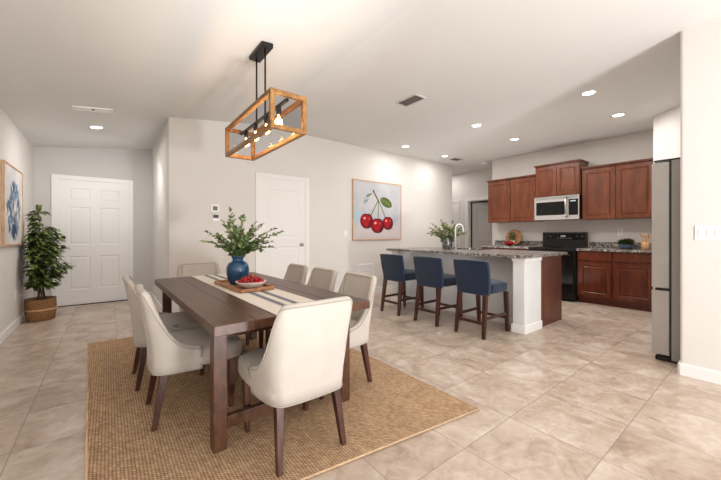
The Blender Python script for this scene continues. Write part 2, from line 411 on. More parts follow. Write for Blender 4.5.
# door 2, two panels
d = thing('door_2', 'white two panel door in the wall behind the dining table', 'door', (1.84, YD, 0)); d['kind'] = 'structure'
w = .78; m = MB(); m.panels(w, h-.01, .03, [(.13, .22, .65, .95), (.13, 1.08, .65, 1.86)], .026, .006); m.xf(Matrix.Translation((0, -.008, .01)))
m.build('door_leaf', M['white'], d); casing(w, h, d); knob(d, .70, .98, -.008)
# door 3, open leaf in hall wall (faces -X)
d = thing('door_3', 'hallway doorway with its grey panel door standing open', 'door', (XH, 5.17, 0), R(-90)); d['kind'] = 'structure'
w = .79; casing(w, 2.05, d)
m = MB(); m.box(0, 0, 0, .015, .12, 2.05); m.box(w-.015, 0, 0, w, .12, 2.05); m.box(0, 0, 2.035, w, .12, 2.05); m.build('jamb', M['white'], d)
m = MB(); m.panels(.74, 2.0, .035, [(.13, .22, .61, .95), (.13, 1.08, .61, 1.86)], .02, .008)
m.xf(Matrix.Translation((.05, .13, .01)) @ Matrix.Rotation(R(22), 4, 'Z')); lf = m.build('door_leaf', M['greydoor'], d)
m = MB(); m.cbox((.02, .125, 1.75), (.02, .03, .1)); m.cbox((.02, .125, .3), (.02, .03, .1)); m.build('hinge', M['chrome'], d)
# door 4, partly seen hall door
d = thing('door_4', 'white hallway door partly hidden behind the long wall', 'door', (XH, 6.28, 0), R(-90)); d['kind'] = 'structure'
w = .78; m = MB(); m.panels(w, h, .03, [(.13, .22, .65, .95), (.13, 1.08, .65, 1.86)], .026, .006); m.xf(Matrix.Translation((0, -.008, 0)))
m.build('door_leaf', M['white'], d); casing(w, h, d); knob(d, .70, .98, -.008)

# ------------------------------------------------------------------ ceiling fittings
def ceilz(x): return CZ if x > 1.75 else 2.46+(x+1.2)*(CZ-2.46)/2.95
SL = math.atan((CZ-2.46)/2.95)
def downlight(x, y, label, power=22):
    z = ceilz(x)
    t_ = thing('recessed_downlight', label, 'ceiling light', (x, y, z), 0, 'recessed downlights')
    if x < 1.75: t_.rotation_euler = (0, -SL, 0)
    m = MB(); m.lathe([(.085, 0), (.088, -.006), (.066, -.010), (.062, -.004), (.062, 0)], 28, capb=False); m.build('trim_ring', M['plastic'], t_, smooth=True)
    m = MB(); m.lathe([(.063, -.004), (.04, -.006), (.002, -.007)], 24, capb=False, capt=True); m.build('lens', M['led'], t_, smooth=True)
    L = bpy.data.lights.new('downlight_lamp', 'AREA'); L.shape = 'DISK'; L.size = .3; L.energy = power; L.color = (1, .97, .93); L.spread = R(180)
    o = bpy.data.objects.new('downlight_lamp', L); COL.objects.link(o); o.location = (x, y, z-.03)
DL = [(4.49, 1.38, 'recessed round downlight in kitchen ceiling nearest the front wall corner'),
      (5.65, 1.38, 'recessed round downlight above the counter by the refrigerator'),
      (4.47, 2.85, 'recessed round downlight above the middle of the island'),
      (5.65, 2.85, 'recessed round downlight in front of the microwave'),
      (4.47, 4.36, 'recessed round downlight nearest the cherry painting'),
      (5.68, 4.38, 'recessed round downlight by the hallway opening'),
      (-.13, 5.62, 'recessed round downlight above the entry'), (7.2, 5.7, 'unseen downlight added to brighten the hallway')]  # the hallway downlight is an added helper, out of view, brightening the hall
for x, y, l in DL: downlight(x, y, l, 9 if x < 0 else 7 if y > 4 else 9 if (x > 5 and y < 2) else 14)
def vent(name, x, y, wx, wy, label, n=7, mt='grille', along='x'):
    z = ceilz(x); t_ = thing(name, label, 'vent', (x, y, z))
    if x < 1.75: t_.rotation_euler = (0, -SL, 0)
    m = MB(); f = .02
    m.box(-wx/2, -wy/2, -.012, wx/2, -wy/2+f, 0); m.box(-wx/2, wy/2-f, -.012, wx/2, wy/2, 0); m.box(-wx/2, -wy/2+f, -.012, -wx/2+f, wy/2-f, 0); m.box(wx/2-f, -wy/2+f, -.012, wx/2, wy/2-f, 0)
    m.build('frame', M['plastic'] if mt == 'plastic' else M['grille'], t_)
    m = MB(); m.box(-wx/2+f, -wy/2+f, -.003, wx/2-f, wy/2-f, -.0005); m.build('backing', M['grilledark'], t_)
    if mt == 'plastic':
        for s_ in (-1, 1): m = MB(); m.box(s_*wx*.235-wx*.2, -wy/2+f+.006, -.012, s_*wx*.235+wx*.2, wy/2-f-.006, -.003); m.build('louver_panel', M['plastic'], t_, bevel=.003)
        return t_
    m = MB()
    for i in range(n):
        if along == 'x': c = -wy/2+f+(wy-2*f)*(i+.5)/n; m.box(-wx/2+f, c-.3*(wy-2*f)/n, -.010, wx/2-f, c+.3*(wy-2*f)/n, -.004)
        else: c = -wx/2+f+(wx-2*f)*(i+.5)/n; m.box(c-.3*(wx-2*f)/n, -wy/2+f, -.010, c+.3*(wx-2*f)/n, wy/2-f, -.004)
    m.build('slats', M[mt], t_); return t_
vent('ceiling_vent', 2.98, 2.82, .2, .34, 'rectangular grey air vent in the ceiling over the dining area', 6, 'grilledark', 'y')
vent('ceiling_vent', 6.12, 4.42, .3, .2, 'small ceiling vent beside the last downlight', 5, 'grilledark')
vent('ceiling_vent', -.14, 4.83, .36, .13, 'long white ceiling register above the entry', 2, 'plastic', 'y')
t_ = thing('smoke_detector', 'round white smoke detector on the hallway ceiling', 'smoke detector', (7.0, 4.25, CZ))
m = MB(); m.lathe([(.07, 0), (.07, -.02), (.055, -.035), (.002, -.038)], 20, capb=False, capt=True); m.build('housing', M['plastic'], t_, smooth=True)
m = MB(); m.lathe([(.03, -.036), (.028, -.042), (.002, -.042)], 12, capt=True); m.build('cover', M['grille'], t_, smooth=True)

# ------------------------------------------------------------------ wall fittings
def plate(name, label, cat, loc, rz, wd, ht, kind, n=1):
    t_ = thing(name, label, cat, loc, rz)
    m = MB(); m.box(-wd/2, -.006, -ht/2, wd/2, 0, ht/2); m.build('plate', M['plastic'], t_, bevel=.003)
    for i in range(n):
        c = (i-(n-1)/2)*.046
        if kind == 'switch':
            m = MB(); m.box(c-.016, -.009, -.033, c+.016, -.005, .033); m.build('rocker', M['white'], t_, bevel=.002)
        else:
            for s_ in (-.02, .02):
                m = MB(); m.box(c-.013, -.008, s_-.013, c+.013, -.005, s_+.013); m.build('socket', M['grille'], t_, bevel=.003)
    return t_
plate('light_switch', 'white wall switch left of the cherry painting', 'switch', (3.45, YD, 1.17), 0, .075, .12, 'switch', 1)
plate('light_switch', 'wide white four gang switch plate on the right foreground wall', 'switch', (XR, .31, 1.165), R(-90), .21, .12, 'switch', 4)
plate('wall_outlet', 'white outlet low on the left wall before the potted plant', 'outlet', (XL, 5.79, .40), R(90), .075, .12, 'outlet', 1)
plate('wall_outlet', 'white outlet on the kitchen wall above the blue potted herb', 'outlet', (XK, 1.66, 1.19), R(-90), .075, .12, 'outlet', 1)
t_ = thing('thermostat', 'white square thermostat with grey screen on the wall behind the table', 'thermostat', (1.19, YD, 1.52))
m = MB(); m.box(-.055, -.02, -.055, .055, 0, .055); m.build('housing', M['plastic'], t_, bevel=.006)
m = MB(); m.box(-.03, -.022, -.028, .03, -.0195, .028); m.build('screen', M['grilledark'], t_)
t_ = thing('wall_keypad', 'small dark screened keypad below the thermostat', 'keypad', (1.20, YD, 1.395))
m = MB(); m.box(-.045, -.018, -.06, .045, 0, .045); m.build('housing', M['plastic'], t_, bevel=.005)
m = MB(); m.box(-.036, -.02, -.012, .036, -.0175, .036); m.build('screen', M['blackplastic'], t_)
t_ = thing('return_vent', 'white louvered air return low on the wall under the cherry painting', 'vent', (3.93, YD, .38))
m = MB(); m.box(-.2, -.012, -.2, .2, 0, -.175); m.box(-.2, -.012, .175, .2, 0, .2); m.box(-.2, -.012, -.175, -.175, 0, .175); m.box(.175, -.012, -.175, .2, 0, .175); m.build('frame', M['plastic'], t_, bevel=.003)
m = MB(); m.box(-.175, -.004, -.175, .175, 0, .175); m.build('backing', M['grille'], t_)
m = MB()
for i in range(11): z = -.16+.032*i; m.bm.faces.ensure_lookup_table(); m.box(-.175, -.010, z-.008, .175, -.004, z+.008)
m.box(-.008, -.012, -.175, .008, -.003, .175); m.build('slats', M['plastic'], t_)

# ------------------------------------------------------------------ paintings
def canvas(w, h, fn, nx, ny):
    bm = bmesh.new(); lay = bm.loops.layers.float_color.new('Col')
    V = [[bm.verts.new((w*i/nx, 0, h*j/ny)) for i in range(nx+1)] for j in range(ny+1)]
    C = [[fn(i/nx, j/ny) for i in range(nx+1)] for j in range(ny+1)]
    for j in range(ny):
        for i in range(nx):
            f = bm.faces.new((V[j][i], V[j][i+1], V[j+1][i+1], V[j+1][i]))
            for lp, (a, b) in zip(f.loops, ((j,i),(j,i+1),(j+1,i+1),(j+1,i))): lp[lay] = (*[lin(c) for c in C[a][b]], 1)
    me = bpy.data.meshes.new('canvas'); bm.to_mesh(me); bm.free(); me.materials.append(M['art'])
    o = bpy.data.objects.new('canvas', me); COL.objects.link(o); return o
def mixc(a, b, t): t = max(0, min(1, t)); return tuple(a[i]+(b[i]-a[i])*t for i in range(3))
def sst(a, b, x): t = max(0, min(1, (x-a)/(b-a))); return t*t*(3-2*t)
def segd(px, py, ax, ay, bx, by):
    vx, vy = bx-ax, by-ay; t = max(0, min(1, ((px-ax)*vx+(py-ay)*vy)/(vx*vx+vy*vy))); return math.hypot(px-ax-vx*t, py-ay-vy*t), t
def cherry_fn(u, v):
    u = u*1.06+.01
    n = noise.noise(Vector((u*4, v*4, 1)))*.5+noise.noise(Vector((u*11, v*11, 5)))*.25
    c = mixc((198, 196, 198), (184, 184, 190), sst(-.3, .4, n))
    c = mixc(c, (202, 192, 190), sst(.30, .18, v))
    c = mixc(c, (168, 194, 210), sst(.22, .02, math.hypot((u-.04)*.9, (v-.42)*1.3))*.8)
    c = mixc(c, (150, 170, 190), sst(.14, .02, math.hypot((u-.96), (v-.38)*1.3))*.35)
    # faded blue leaf, upper left
    x, y = (u-.28), (v-.70); a = R(62); p = x*math.cos(a)+y*math.sin(a); q = -x*math.sin(a)+y*math.cos(a)
    k = sst(1, .6, math.hypot(p/.12, q/.045)+noise.noise(Vector((u*30, v*30, 2)))*.3)
    c = mixc(c, (112, 130, 142) if noise.noise(Vector((u*20, v*20, 9))) > 0 else (172, 186, 192), k*.85)
    x, y = (u-.33), (v-.77); a = R(28); p = x*math.cos(a)+y*math.sin(a); q = -x*math.sin(a)+y*math.cos(a)
    c = mixc(c, (104, 122, 96), sst(1, .7, math.hypot(p/.08, q/.022)))
    # shadows under the fruit
    for fx, fy in ((.29, .20), (.52, .13), (.76, .185)):
        c = mixc(c, (150, 140, 150), sst(1, .3, math.hypot((u-fx-.02)/.14, (v-fy)/.035))*.7)
    # stems
    for (ax, ay, bx, by) in ((.53, .68, .36, .40), (.54, .69, .53, .34), (.55, .68, .70, .38)):
        dd, t = segd(u, v, ax, ay, bx, by); c = mixc(c, (98, 104, 58), sst(.011, .006, dd))
    dd, t = segd(u, v, .54, .68, .43, .84); c = mixc(c, (92, 58, 44), sst(.016, .009, dd))
    c = mixc(c, (70, 44, 40), sst(.022, .014, math.hypot(u-.43, v-.85)))
    # green leaf
    x, y = (u-.72), (v-.66); a = R(-24); p = x*math.cos(a)+y*math.sin(a); q = -x*math.sin(a)+y*math.cos(a)
    wv = .085*max(0, 1-(p/.155)**2)**.7
    if abs(p) < .155 and wv > 0:
        k = sst(wv, wv-.008, abs(q)); g = mixc((66, 88, 42), (110, 128, 66), .5+.5*math.sin(p*95+abs(q)*60))
        g = mixc(g, (140, 150, 92), sst(.008, .002, abs(q))); c = mixc(c, mixc((48, 66, 34), g, sst(wv, wv*.6, abs(q))), k)
    # cherries
    for fx, fy, rx, ry in ((.28, .315, .125, .125), (.76, .285, .115, .115), (.52, .235, .135, .125)):
        x, y = (u-fx)/(rx*1.1), (v-fy)/(ry*1.08); y2 = y - .10*math.exp(-(x/.25)**2)*(-1 if y > 0 else 0)
        r = math.hypot(x, y2*1.0)
        if r < 1.04:
            b = mixc((166, 16, 28), (84, 5, 16), sst(.35, 1, math.hypot(x+.2, y-.2)*.8))
            b = mixc(b, (62, 2, 12), sst(.82, 1, r)); b = mixc(b, (60, 4, 12), sst(.3, .05, math.hypot(x*1.1, (y-.86)*1.8)))
            b = mixc(b, (246, 190, 190), sst(.26, .08, math.hypot(x+.32, (y-.34)*1.1)))
            b = mixc(b, (230, 90, 100), sst(.3, .05, math.hypot(x-.38, (y-.30)))*.6); b = mixc(b, (210, 60, 70), sst(.5, .1, math.hypot(x+.05, y+.6))*.35)
            c = mixc(c, b, sst(1.03, .97, r))
    return c
random.seed(5)
petals = [(random.uniform(-.42, .42), random.uniform(-1.15, 1.05), random.uniform(.08, .18), random.uniform(.018, .04), random.random()) for _ in range(190)]
def blue_fn(u, v):
    n = noise.noise(Vector((u*3, v*3, 3)))
    c = mixc((228, 222, 216), (206, 204, 204), sst(-.3, .5, n))
    for x0, y0, L, W, sh in petals:
        cy = .48+y0*.30; env = 1-abs(y0+.2)*.55; cx = .5+x0*env*1.0
        a = R(90)-x0*1.6*(1 if y0 > -.3 else -1); x, y = u-cx, v-cy
        p = x*math.cos(a)+y*math.sin(a); q = -x*math.sin(a)+y*math.cos(a)
        k = sst(1, .45, math.hypot(p/(L*.5), q/(W*.8))+noise.noise(Vector((u*40, v*40, sh*9)))*.25)
        if k > 0: c = mixc(c, mixc((22, 44, 78), (120, 156, 186), sh*sh*1.1), k*.85)
    if abs(u-.5) < .13 and v < .26: c = mixc(c, (34, 54, 84), sst(.12, .04, abs(u-.5-.03*math.sin(v*40)))*sst(.02, .1, v)*.9)
    return c
def painting(name, label, loc, rz, w, h, fn, nx, ny):
    t_ = thing(name, label, 'painting', loc, rz); f = .018
    m = MB(); m.box(0, -.03, 0, w, 0, f); m.box(0, -.03, h-f, w, 0, h); m.box(0, -.03, f, f, 0, h-f); m.box(w-f, -.03, f, w, 0, h-f)
    m.build('picture_frame', M['frame'], t_)
    cv = canvas(w-2*f-.01, h-2*f-.01, fn, nx, ny); cv.parent = t_; cv.location = (f+.005, -.024, f+.005)
    m = MB(); m.box(f, -.022, f, w-f, -.001, h-f); m.build('backing_board', M['wall'], t_)
    return t_
painting('cherry_painting', 'large framed painting of three red cherries with a green leaf', (3.60, YD, 1.04), 0, 1.27, 1.15, cherry_fn, 190, 175)
painting('blue_painting', 'framed abstract painting of blue foliage on the left wall', (XL, 5.08, 1.02), R(90), .96, .93, blue_fn, 120, 120)

# ------------------------------------------------------------------ rug
m = MB(); q = [(-.065, 1.47), (1.915, 1.206), (1.95, 4.38), (-.17, 4.42)]
m.prism(q, .001, .012); rug = tag(m.build('area_rug', M['jute'], bevel=.004), 'large braided natural jute rug under the dining table', 'rug')
m = MB(); m.tube([(x, y, .009) for x, y in q+[q[0]]], .0065, 8); m.build('rug_binding', M['jutebind'], rug, smooth=True)
FZ = .0125

# ------------------------------------------------------------------ dining table
TX0, TX1, TY0, TY1, TZ = .372, 1.338, 1.64, 3.72, .72
tb = thing('dining_table', 'long dark brown wooden farmhouse dining table on the jute rug', 'table', ((TX0+TX1)/2, (TY0+TY1)/2, FZ), R(1.1))
hx, hy = (TX1-TX0)/2, (TY1-TY0)/2; H = TZ-FZ
m = MB(); m.box(-hx, -hy, H-.052, -hx+.2, hy, H)
for i in range(3): a = -hx+.2+(2*hx-.4)*i/3; m.box(a+.0012, -hy+.0, H-.05, a+(2*hx-.4)/3-.0012, hy, H)
m.box(hx-.2, -hy, H-.052, hx, hy, H); m.build('tabletop', M['table'], tb, bevel=.0035)
lx, ly = hx-.075, hy-.2
for sx in (-1, 1):
    for sy in (-1, 1):
        m = MB(); m.bar((sx*lx, sy*ly, 0), (sx*lx, sy*ly, H-.052), .070, .070); m.build('leg', M['table'], tb, bevel=.004)
m = MB()
for s_ in (-1, 1): m.box(s_*lx-.012, -ly, H-.12, s_*lx+.012, ly, H-.052); m.box(-lx, s_*ly-.012, H-.12, lx, s_*ly+.012, H-.052)
m.build('apron', M['table'], tb)
for s_ in (-1, 1): m = MB(); m.box(-lx+.039, s_*ly-.02, .10, lx-.039, s_*ly+.02, .165); m.build('stretcher', M['table'], tb, bevel=.003)
m = MB(); m.box(-.025, -ly+.02, .165, .025, ly-.02, .20); m.build('centre_stretcher', M['table'], tb, bevel=.003)

# runner: cloth along the table with two blue double stripes, hanging over both ends
t = NT('striped_runner_cloth'); tc = t.node('ShaderNodeTexCoord'); sp = t.node('ShaderNodeSeparateXYZ'); t.link(tc.outputs['Object'], sp.inputs[0])
def band(c0, hw): 
    return t.math('LESS_THAN', t.math('ABSOLUTE', t.math('SUBTRACT', sp.outputs[0], c0)), hw)
ms = None
for c0, hw in ((-.030, .013), (-.010, .003), (-.050, .003), (.057, .013), (.077, .003), (.037, .003)):
    b_ = band(c0, hw); ms = b_ if ms is None else t.math('MAXIMUM', ms, b_)
n = t.noise(tc.outputs['Object'], 240, 2)
col = t.mix(t.math('MULTIPLY', ms, .85), t.ramp(n, [(.3, rgb(216, 208, 196)), (.7, rgb(236, 230, 220))]), rgb(62, 74, 108)); t.bump(n, .25, .002)
M['runner'] = t.set(col, .95, 0, .1)
m = MB(); T = .003
def ribbon(m, path, x0, x1, th, nx=8):
    P_ = [Vector((0, y, z)) for y, z in path]; rows = []
    for i, p in enumerate(P_):
        d = (P_[min(i+1, len(P_)-1)]-P_[max(i-1, 0)]).normalized(); nn = Vector((0, -d.z, d.y))
        rows.append(([m.bm.verts.new((x0+(x1-x0)*k/nx, p.y, p.z)) for k in range(nx+1)], [m.bm.verts.new((x0+(x1-x0)*k/nx, p.y+nn.y*th, p.z+nn.z*th)) for k in range(nx+1)]))
    for (a, b), (c, d) in zip(rows, rows[1:]):
        for k in range(nx): m.face((a[k], a[k+1], c[k+1], c[k])); m.face((b[k], d[k], d[k+1], b[k+1]))
        m.face((a[0], c[0], d[0], b[0])); m.face((a[nx], b[nx], d[nx], c[nx]))
    for a, b in (rows[0], rows[-1]):
        for k in range(nx): m.face((a[k], b[k], b[k+1], a[k+1]))
zt = TZ+.001
ribbon(m, [(TY0-.004, TZ-.20), (TY0-.004, TZ-.1), (TY0-.004, TZ-.006), (TY0-.001, TZ-.001), (TY0+.006, zt), (2.2, zt), (3.0, zt), (TY1-.006, zt), (TY1+.001, TZ-.001), (TY1+.004, TZ-.006), (TY1+.004, TZ-.1), (TY1+.004, TZ-.2)], .69, 1.045, T)
m.xf(Matrix.Translation((-(TX0+TX1)/2, -(TY0+TY1)/2, 0)))
run = m.build('table_runner', M['runner']); run.location = ((TX0+TX1)/2, (TY0+TY1)/2, 0); run.rotation_euler = (0, 0, R(1.1))
tag(run, 'cream cloth runner with blue stripes down the dining table', 'table runner')
RZ = TZ+.0045
# tray
tr = thing('serving_tray', 'shallow wooden tray on the striped runner', 'tray', (.872, 2.70, RZ), R(3))
m = MB(); m.box(-.13, -.30, 0, .13, .30, .010); m.build('tray_base', M['traywood'], tr, bevel=.004)
m = MB()
for s_ in (-1, 1): m.box(s_*.13-.007, -.30, .002, s_*.13+.007, .30, .028); m.box(-.13, s_*.30-.007, .002, .13, s_*.30+.007, .028)
m.build('tray_rim', M['traywood'], tr, bevel=.006, seg=3)
TRZ = RZ+.0105
# vase
vs = thing('vase', 'glossy blue ceramic vase holding olive branches on the tray', 'vase', (.862, 2.80, TRZ))
m = MB(); m.lathe([(.052, 0), (.066, .008), (.080, .04), (.089, .08), (.092, .12), (.089, .150), (.075, .178), (.050, .194), (.043, .203), (.044, .215), (.052, .228), (.055, .236), (.049, .236), (.037, .215), (.036, .20), (.05, .16), (.05, .04), (.004, .03)], 36, capt=True)
m.build('vase_body', M['blueceramic'], vs, smooth=True)
def branchy(name, label, loc, mt, stems, leafL, leafW, group=None, step=.028, stemr=.0028, sd=3):
    random.seed(sd); t_ = thing(name, label, 'plant', loc)
    ml, mm = MB(), MB()
    for base, tip, curve in stems:
        base, tip = Vector(base), Vector(tip); c = (base+tip)/2+Vector(curve)
        L = (tip-base).length; n_ = max(4, int(L/step)); pts = []
        for i in range(n_+1):
            s_ = i/n_; pts.append(base*(1-s_)**2+c*2*s_*(1-s_)+tip*s_*s_)
        mm.tube(pts, [stemr*(1-.6*i/n_) for i in range(n_+1)], 5)
        for i in range(int(n_*.22), n_+1):
            d = (pts[min(i+1, n_)]-pts[max(i-1, 0)]).normalized()
            sid = d.cross(Vector((random.uniform(-.6, .6), random.uniform(-.6, .6), 1))).normalized()
            for s_ in (-1, 1):
                if random.random() < .08: continue
                ld = (d*.75+sid*s_*random.uniform(.6, 1.0)+Vector((0, 0, random.uniform(-.1, .3)))).normalized()
                k = random.uniform(.75, 1.15)*(1-.35*i/n_)
                ml.leaf(pts[i], ld, (random.uniform(-1.2, .4), random.uniform(-1.2, .4), .7), leafL*k, leafW*k, .15)
        ml.leaf(pts[-1], d, (0, .2, 1), leafL*.7, leafW*.7)
    ml.build('foliage', M[mt], t_, smooth=False, recalc=False); mm.build('stems', M['bark'], t_, smooth=True)
    return t_
rt = Vector((.79, -.613, 0)); fw = Vector((.613, .79, 0))
def st(a, b, h, cu=0): return ((0, 0, 0), rt*a+fw*b+Vector((0, 0, h)), tuple(Vector((0, 0, cu))-(rt*a)*.15))
stems = [st(-.29, .02, .17, .06), st(-.22, -.06, .24, .05), st(-.15, .07, .33, .02), st(-.06, 0, .42, 0), st(-.01, .1, .36, 0), st(.06, -.05, .36, 0), st(.12, .05, .31, .02),
         st(.19, 0, .30, .05), st(.29, .03, .27, .05), st(.36, -.02, .245, .05), st(.24, .1, .16, .06), st(.13, -.12, .20, .05), st(-.10, -.12, .22, .05), st(.03, -.12, .27, .03), st(-.18, .1, .15, .06), st(.30, -.05, .12, .07),
         st(-.04, -.08, .30, .03), st(.08, .08, .24, .03)]
branchy('olive_branches', 'leafy green olive branches standing in the blue vase', (.862, 2.80, TRZ+.19), 'olive', stems+[(a, Vector(b)*.62+Vector((.02, .03, .02)), c) for a, b, c in stems], .064, .036, sd=4)
# bowl with cherries
bw = thing('fruit_bowl', 'low white ceramic bowl of cherries on the wooden tray', 'bowl', (.885, 2.545, TRZ))
m = MB(); m.lathe([(.045, 0), (.052, .004), (.09, .022), (.113, .046), (.117, .052), (.112, .052), (.086, .028), (.05, .012), (.003, .010)], 36, capt=True); m.build('bowl_body', M['bowl'], bw, smooth=True)
def cherries(cx, cy, z0, layers, r, label, group, stems_=True, seed=2):
    random.seed(seed)
    m = MB(); m.ball((0, 0, 0), r, 12, 8, .92); proto = m.build('cherry', M['redfruit'], smooth=True); tag(proto, label, 'cherry', group)
    m = MB(); m.tube([(0, 0, r*.85), (.003, .001, r*1.5), (.010, .003, r*2.1)], .0011, 5); m.build('cherry_stem', M['bark'], proto, smooth=True)
    first = True
    for n_, rad, z in layers:
        for i in range(n_):
            a = 2*PI*i/n_+rad*9; p = (cx+rad*math.cos(a), cy+rad*math.sin(a), z0+z+random.uniform(-.001, .001))
            o = proto if first else copy_tree(proto)
            first = False
            o.location = p; o.rotation_euler = (random.uniform(-.9, .9), random.uniform(-.9, .9), random.uniform(0, 6))
cherries(.885, 2.545, TRZ, [(14, .087, .052), (10, .062, .050), (10, .070, .069), (6, .036, .050), (7, .046, .075), (4, .022, .082), (1, 0, .094)], .0125,
         'glossy red cherry in the white bowl on the tray', 'cherries in the white bowl')

# ------------------------------------------------------------------ dining chairs
def lerp_path(P_, t_):
    for (a, pa), (b, pb) in zip(P_, P_[1:]):
        if t_ <= b: s_ = (t_-a)/(b-a); return tuple(pa[i]+(pb[i]-pa[i])*s_ for i in range(len(pa)))
    return P_[-1][1]
def cr(P_, t_):   # catmull-rom through list of (param, tuple)
    n_ = len(P_)
    for i in range(n_-1):
        if t_ <= P_[i+1][0]+1e-9:
            p0 = P_[max(i-1, 0)][1]; p1 = P_[i][1]; p2 = P_[i+1][1]; p3 = P_[min(i+2, n_-1)][1]; s_ = (t_-P_[i][0])/(P_[i+1][0]-P_[i][0])
            return tuple(.5*((2*p1[k])+(-p0[k]+p2[k])*s_+(2*p0[k]-5*p1[k]+4*p2[k]-p3[k])*s_*s_+(-p0[k]+3*p1[k]-3*p2[k]+p3[k])*s_**3) for k in range(len(p1)))
    return P_[-1][1]
# half outline: param -> (x, y, top height)
HP = [(0, (0, -.25, .812)), (.25, (.10, -.248, .813)), (.44, (.168, -.240, .810)), (.53, (.194, -.224, .793)), (.61, (.210, -.205, .722)), (.69, (.222, -.178, .625)), (.78, (.232, -.140, .538)), (.88, (.241, -.082, .477)), (1.0, (.250, .015, .450))]
def shell_pt(s_, z):
    a = abs(s_); x, y, tp = cr(HP, a); sg = 1 if s_ >= 0 else -1
    k = max(0, (z-.42)/.41); lean = -.07*k**1.2; x *= (1-.07*max(0, min(1, (.46-z)/.15))*(1 if y < 0 else 1)) * (1+.08*k)
    return Vector((sg*x, y+lean*(1 if y < 0 else max(0, 1-y*6)), z))
def make_chair(label):
    t_ = thing('dining_chair', label, 'chair', (0, 0, 0), 0, 'upholstered dining chairs')
    m = MB(); N = 48; ringN = None; rings = []; rims = []; TH = .042
    for i in range(N+1):
        s_ = -1+2*i/N; tp = cr(HP, abs(s_))[2]; e = .01
        tn = (shell_pt(min(1, s_+e), .45)-shell_pt(max(-1, s_-e), .45)); tn.z = 0; tn.normalize(); inn = Vector((-tn.y, tn.x, 0))
        zb = .315; ring = []
        for k in range(9): z = zb+(tp-.012-zb)*k/8; ring.append(shell_pt(s_, z))
        c = shell_pt(s_, tp-.012)
        for a in (45, 90, 135): ring.append(c+inn*(TH/2)*(1-math.cos(R(a)))+Vector((0, 0, 1))*(TH/2)*math.sin(R(a))*.8)
        for k in range(8, -1, -1):
            z = zb+(tp-.012-zb)*k/8; ring.append(shell_pt(s_, z)+inn*TH*(1+.25*math.sin(PI*k/8)))
        rings.append([m.bm.verts.new(p) for p in ring]); rims.append((c+Vector((0, 0, .0))-inn*.001, c+inn*(TH+.001)))
    n_ = len(rings[0])
    for a, b in zip(rings, rings[1:]):
        for k in range(n_): m.face((a[k], a[(k+1)%n_], b[(k+1)%n_], b[k]))
    m.face(rings[0]); m.face(rings[-1][::-1])
    bk = m.build('backrest', M['linen'], t_, smooth=True)
    m = MB(); m.tube([r_[0] for r_ in rims], .0035, 6); m.tube([r_[1] for r_ in rims], .0035, 6)
    m.tube([shell_pt(-1+2*i/N, .316) for i in range(N+1)], .004, 6); m.build('piping', M['piping'], bk, smooth=True)
    m = cushion(-.243, -.235, .315, .243, .275, .455, .045, puff=.010)
    for v in m.bm.verts:   # narrower to the rear
        v.co.x *= 1-.12*max(0, (.0-v.co.y)/.24)
    m.build('seat', M['linen'], t_, smooth=True, sub=1)
    for sx in (-1, 1):
        m = MB(); m.bar((sx*.188, .20, 0), (sx*.195, .20, .33), .027, .027, .042, .042); m.build('leg', M['leg'], t_, bevel=.003)
        m = MB(); m.bar((sx*.185, -.235, 0), (sx*.163, -.18, .33), .026, .028, .044, .046)
        m.build('leg', M['leg'], t_, bevel=.003)
    return t_
CH = [((.825, 1.69), 0, 'oatmeal linen dining chair in the foreground with its back to the viewer'),
      ((.445, 2.42), -90, 'oatmeal linen dining chair at the left side of the table, nearer one'),
      ((.40, 3.06), -90, 'oatmeal linen dining chair at the left side of the table, farther one'),
      ((.83, 3.86), 180, 'oatmeal linen dining chair at the far head of the table'),
      ((1.335, 3.18), 90, 'oatmeal linen chair across the table in front of the white two panel door'),
      ((1.345, 2.655), 90, 'oatmeal linen chair in the middle of the row across the table'),
      ((1.37, 2.135), 90, 'oatmeal linen chair across the table nearest the navy stools')]
proto = None
for (x, y), a, l in CH:
    if proto is None: proto = make_chair(l); o = proto
    else: o = copy_tree(proto, label=l)
    o.location = (x, y, FZ); o.rotation_euler = (0, 0, R(a))

# ------------------------------------------------------------------ pendant lamp
px, py, PB, PT, PW, PL = 1.035, 2.735, 1.905, 2.185, .285, 1.12
pd = thing('pendant_light', 'rectangular amber wood frame pendant with glass sides above the dining table', 'pendant light', (px, py, 0))
f = .032
def fr(m, x0, y0, z0, x1, y1, z1): m.box(min(x0,x1), min(y0,y1), z0, max(x0,x1), max(y0,y1), z1)
a, b = PW/2, PL/2
for sx in (-1, 1):
    for sy in (-1, 1):
        m = MB(); fr(m, sx*a, sy*b, PB+f, sx*(a-f), sy*(b-f), PT-f); m.build('frame_post', M['oak'], pd, bevel=.002)
for z in (PB, PT-f):
    for s_ in (-1, 1):
        m = MB(); fr(m, s_*a, -b, z, s_*(a-f), b, z+f); m.build('frame_rail', M['oak'], pd, bevel=.002)
        m = MB(); fr(m, -a+f, s_*b, z, a-f, s_*(b-f), z+f); m.build('frame_rail', M['oak'], pd, bevel=.002)
for s_ in (-1, 1):
    m = MB(); m.box(s_*(a-f/2)-.0015, -b+f, PB+f, s_*(a-f/2)+.0015, b-f, PT-f); m.build('glass_pane', M['glass'], pd)
    m = MB(); m.box(-a+f, s_*(b-f/2)-.0015, PB+f, a-f, s_*(b-f/2)+.0015, PT-f); m.build('glass_pane', M['glass'], pd)
m = MB(); m.box(-.011, -b+f, PT-.052, .011, b-f, PT-.034); m.build('socket_bar', M['black'], pd)
cz = ceilz(px); m = MB(); m.box(-.05, -.15, cz-.035, .05, .15, cz+.004); m.build('canopy', M['black'], pd, bevel=.003)
for s_ in (-1, 1): m = MB(); m.tube([(0, s_*.10, PT-.04), (0, s_*.10, cz-.03)], .0075, 10); m.build('rod', M['black'], pd, smooth=True)
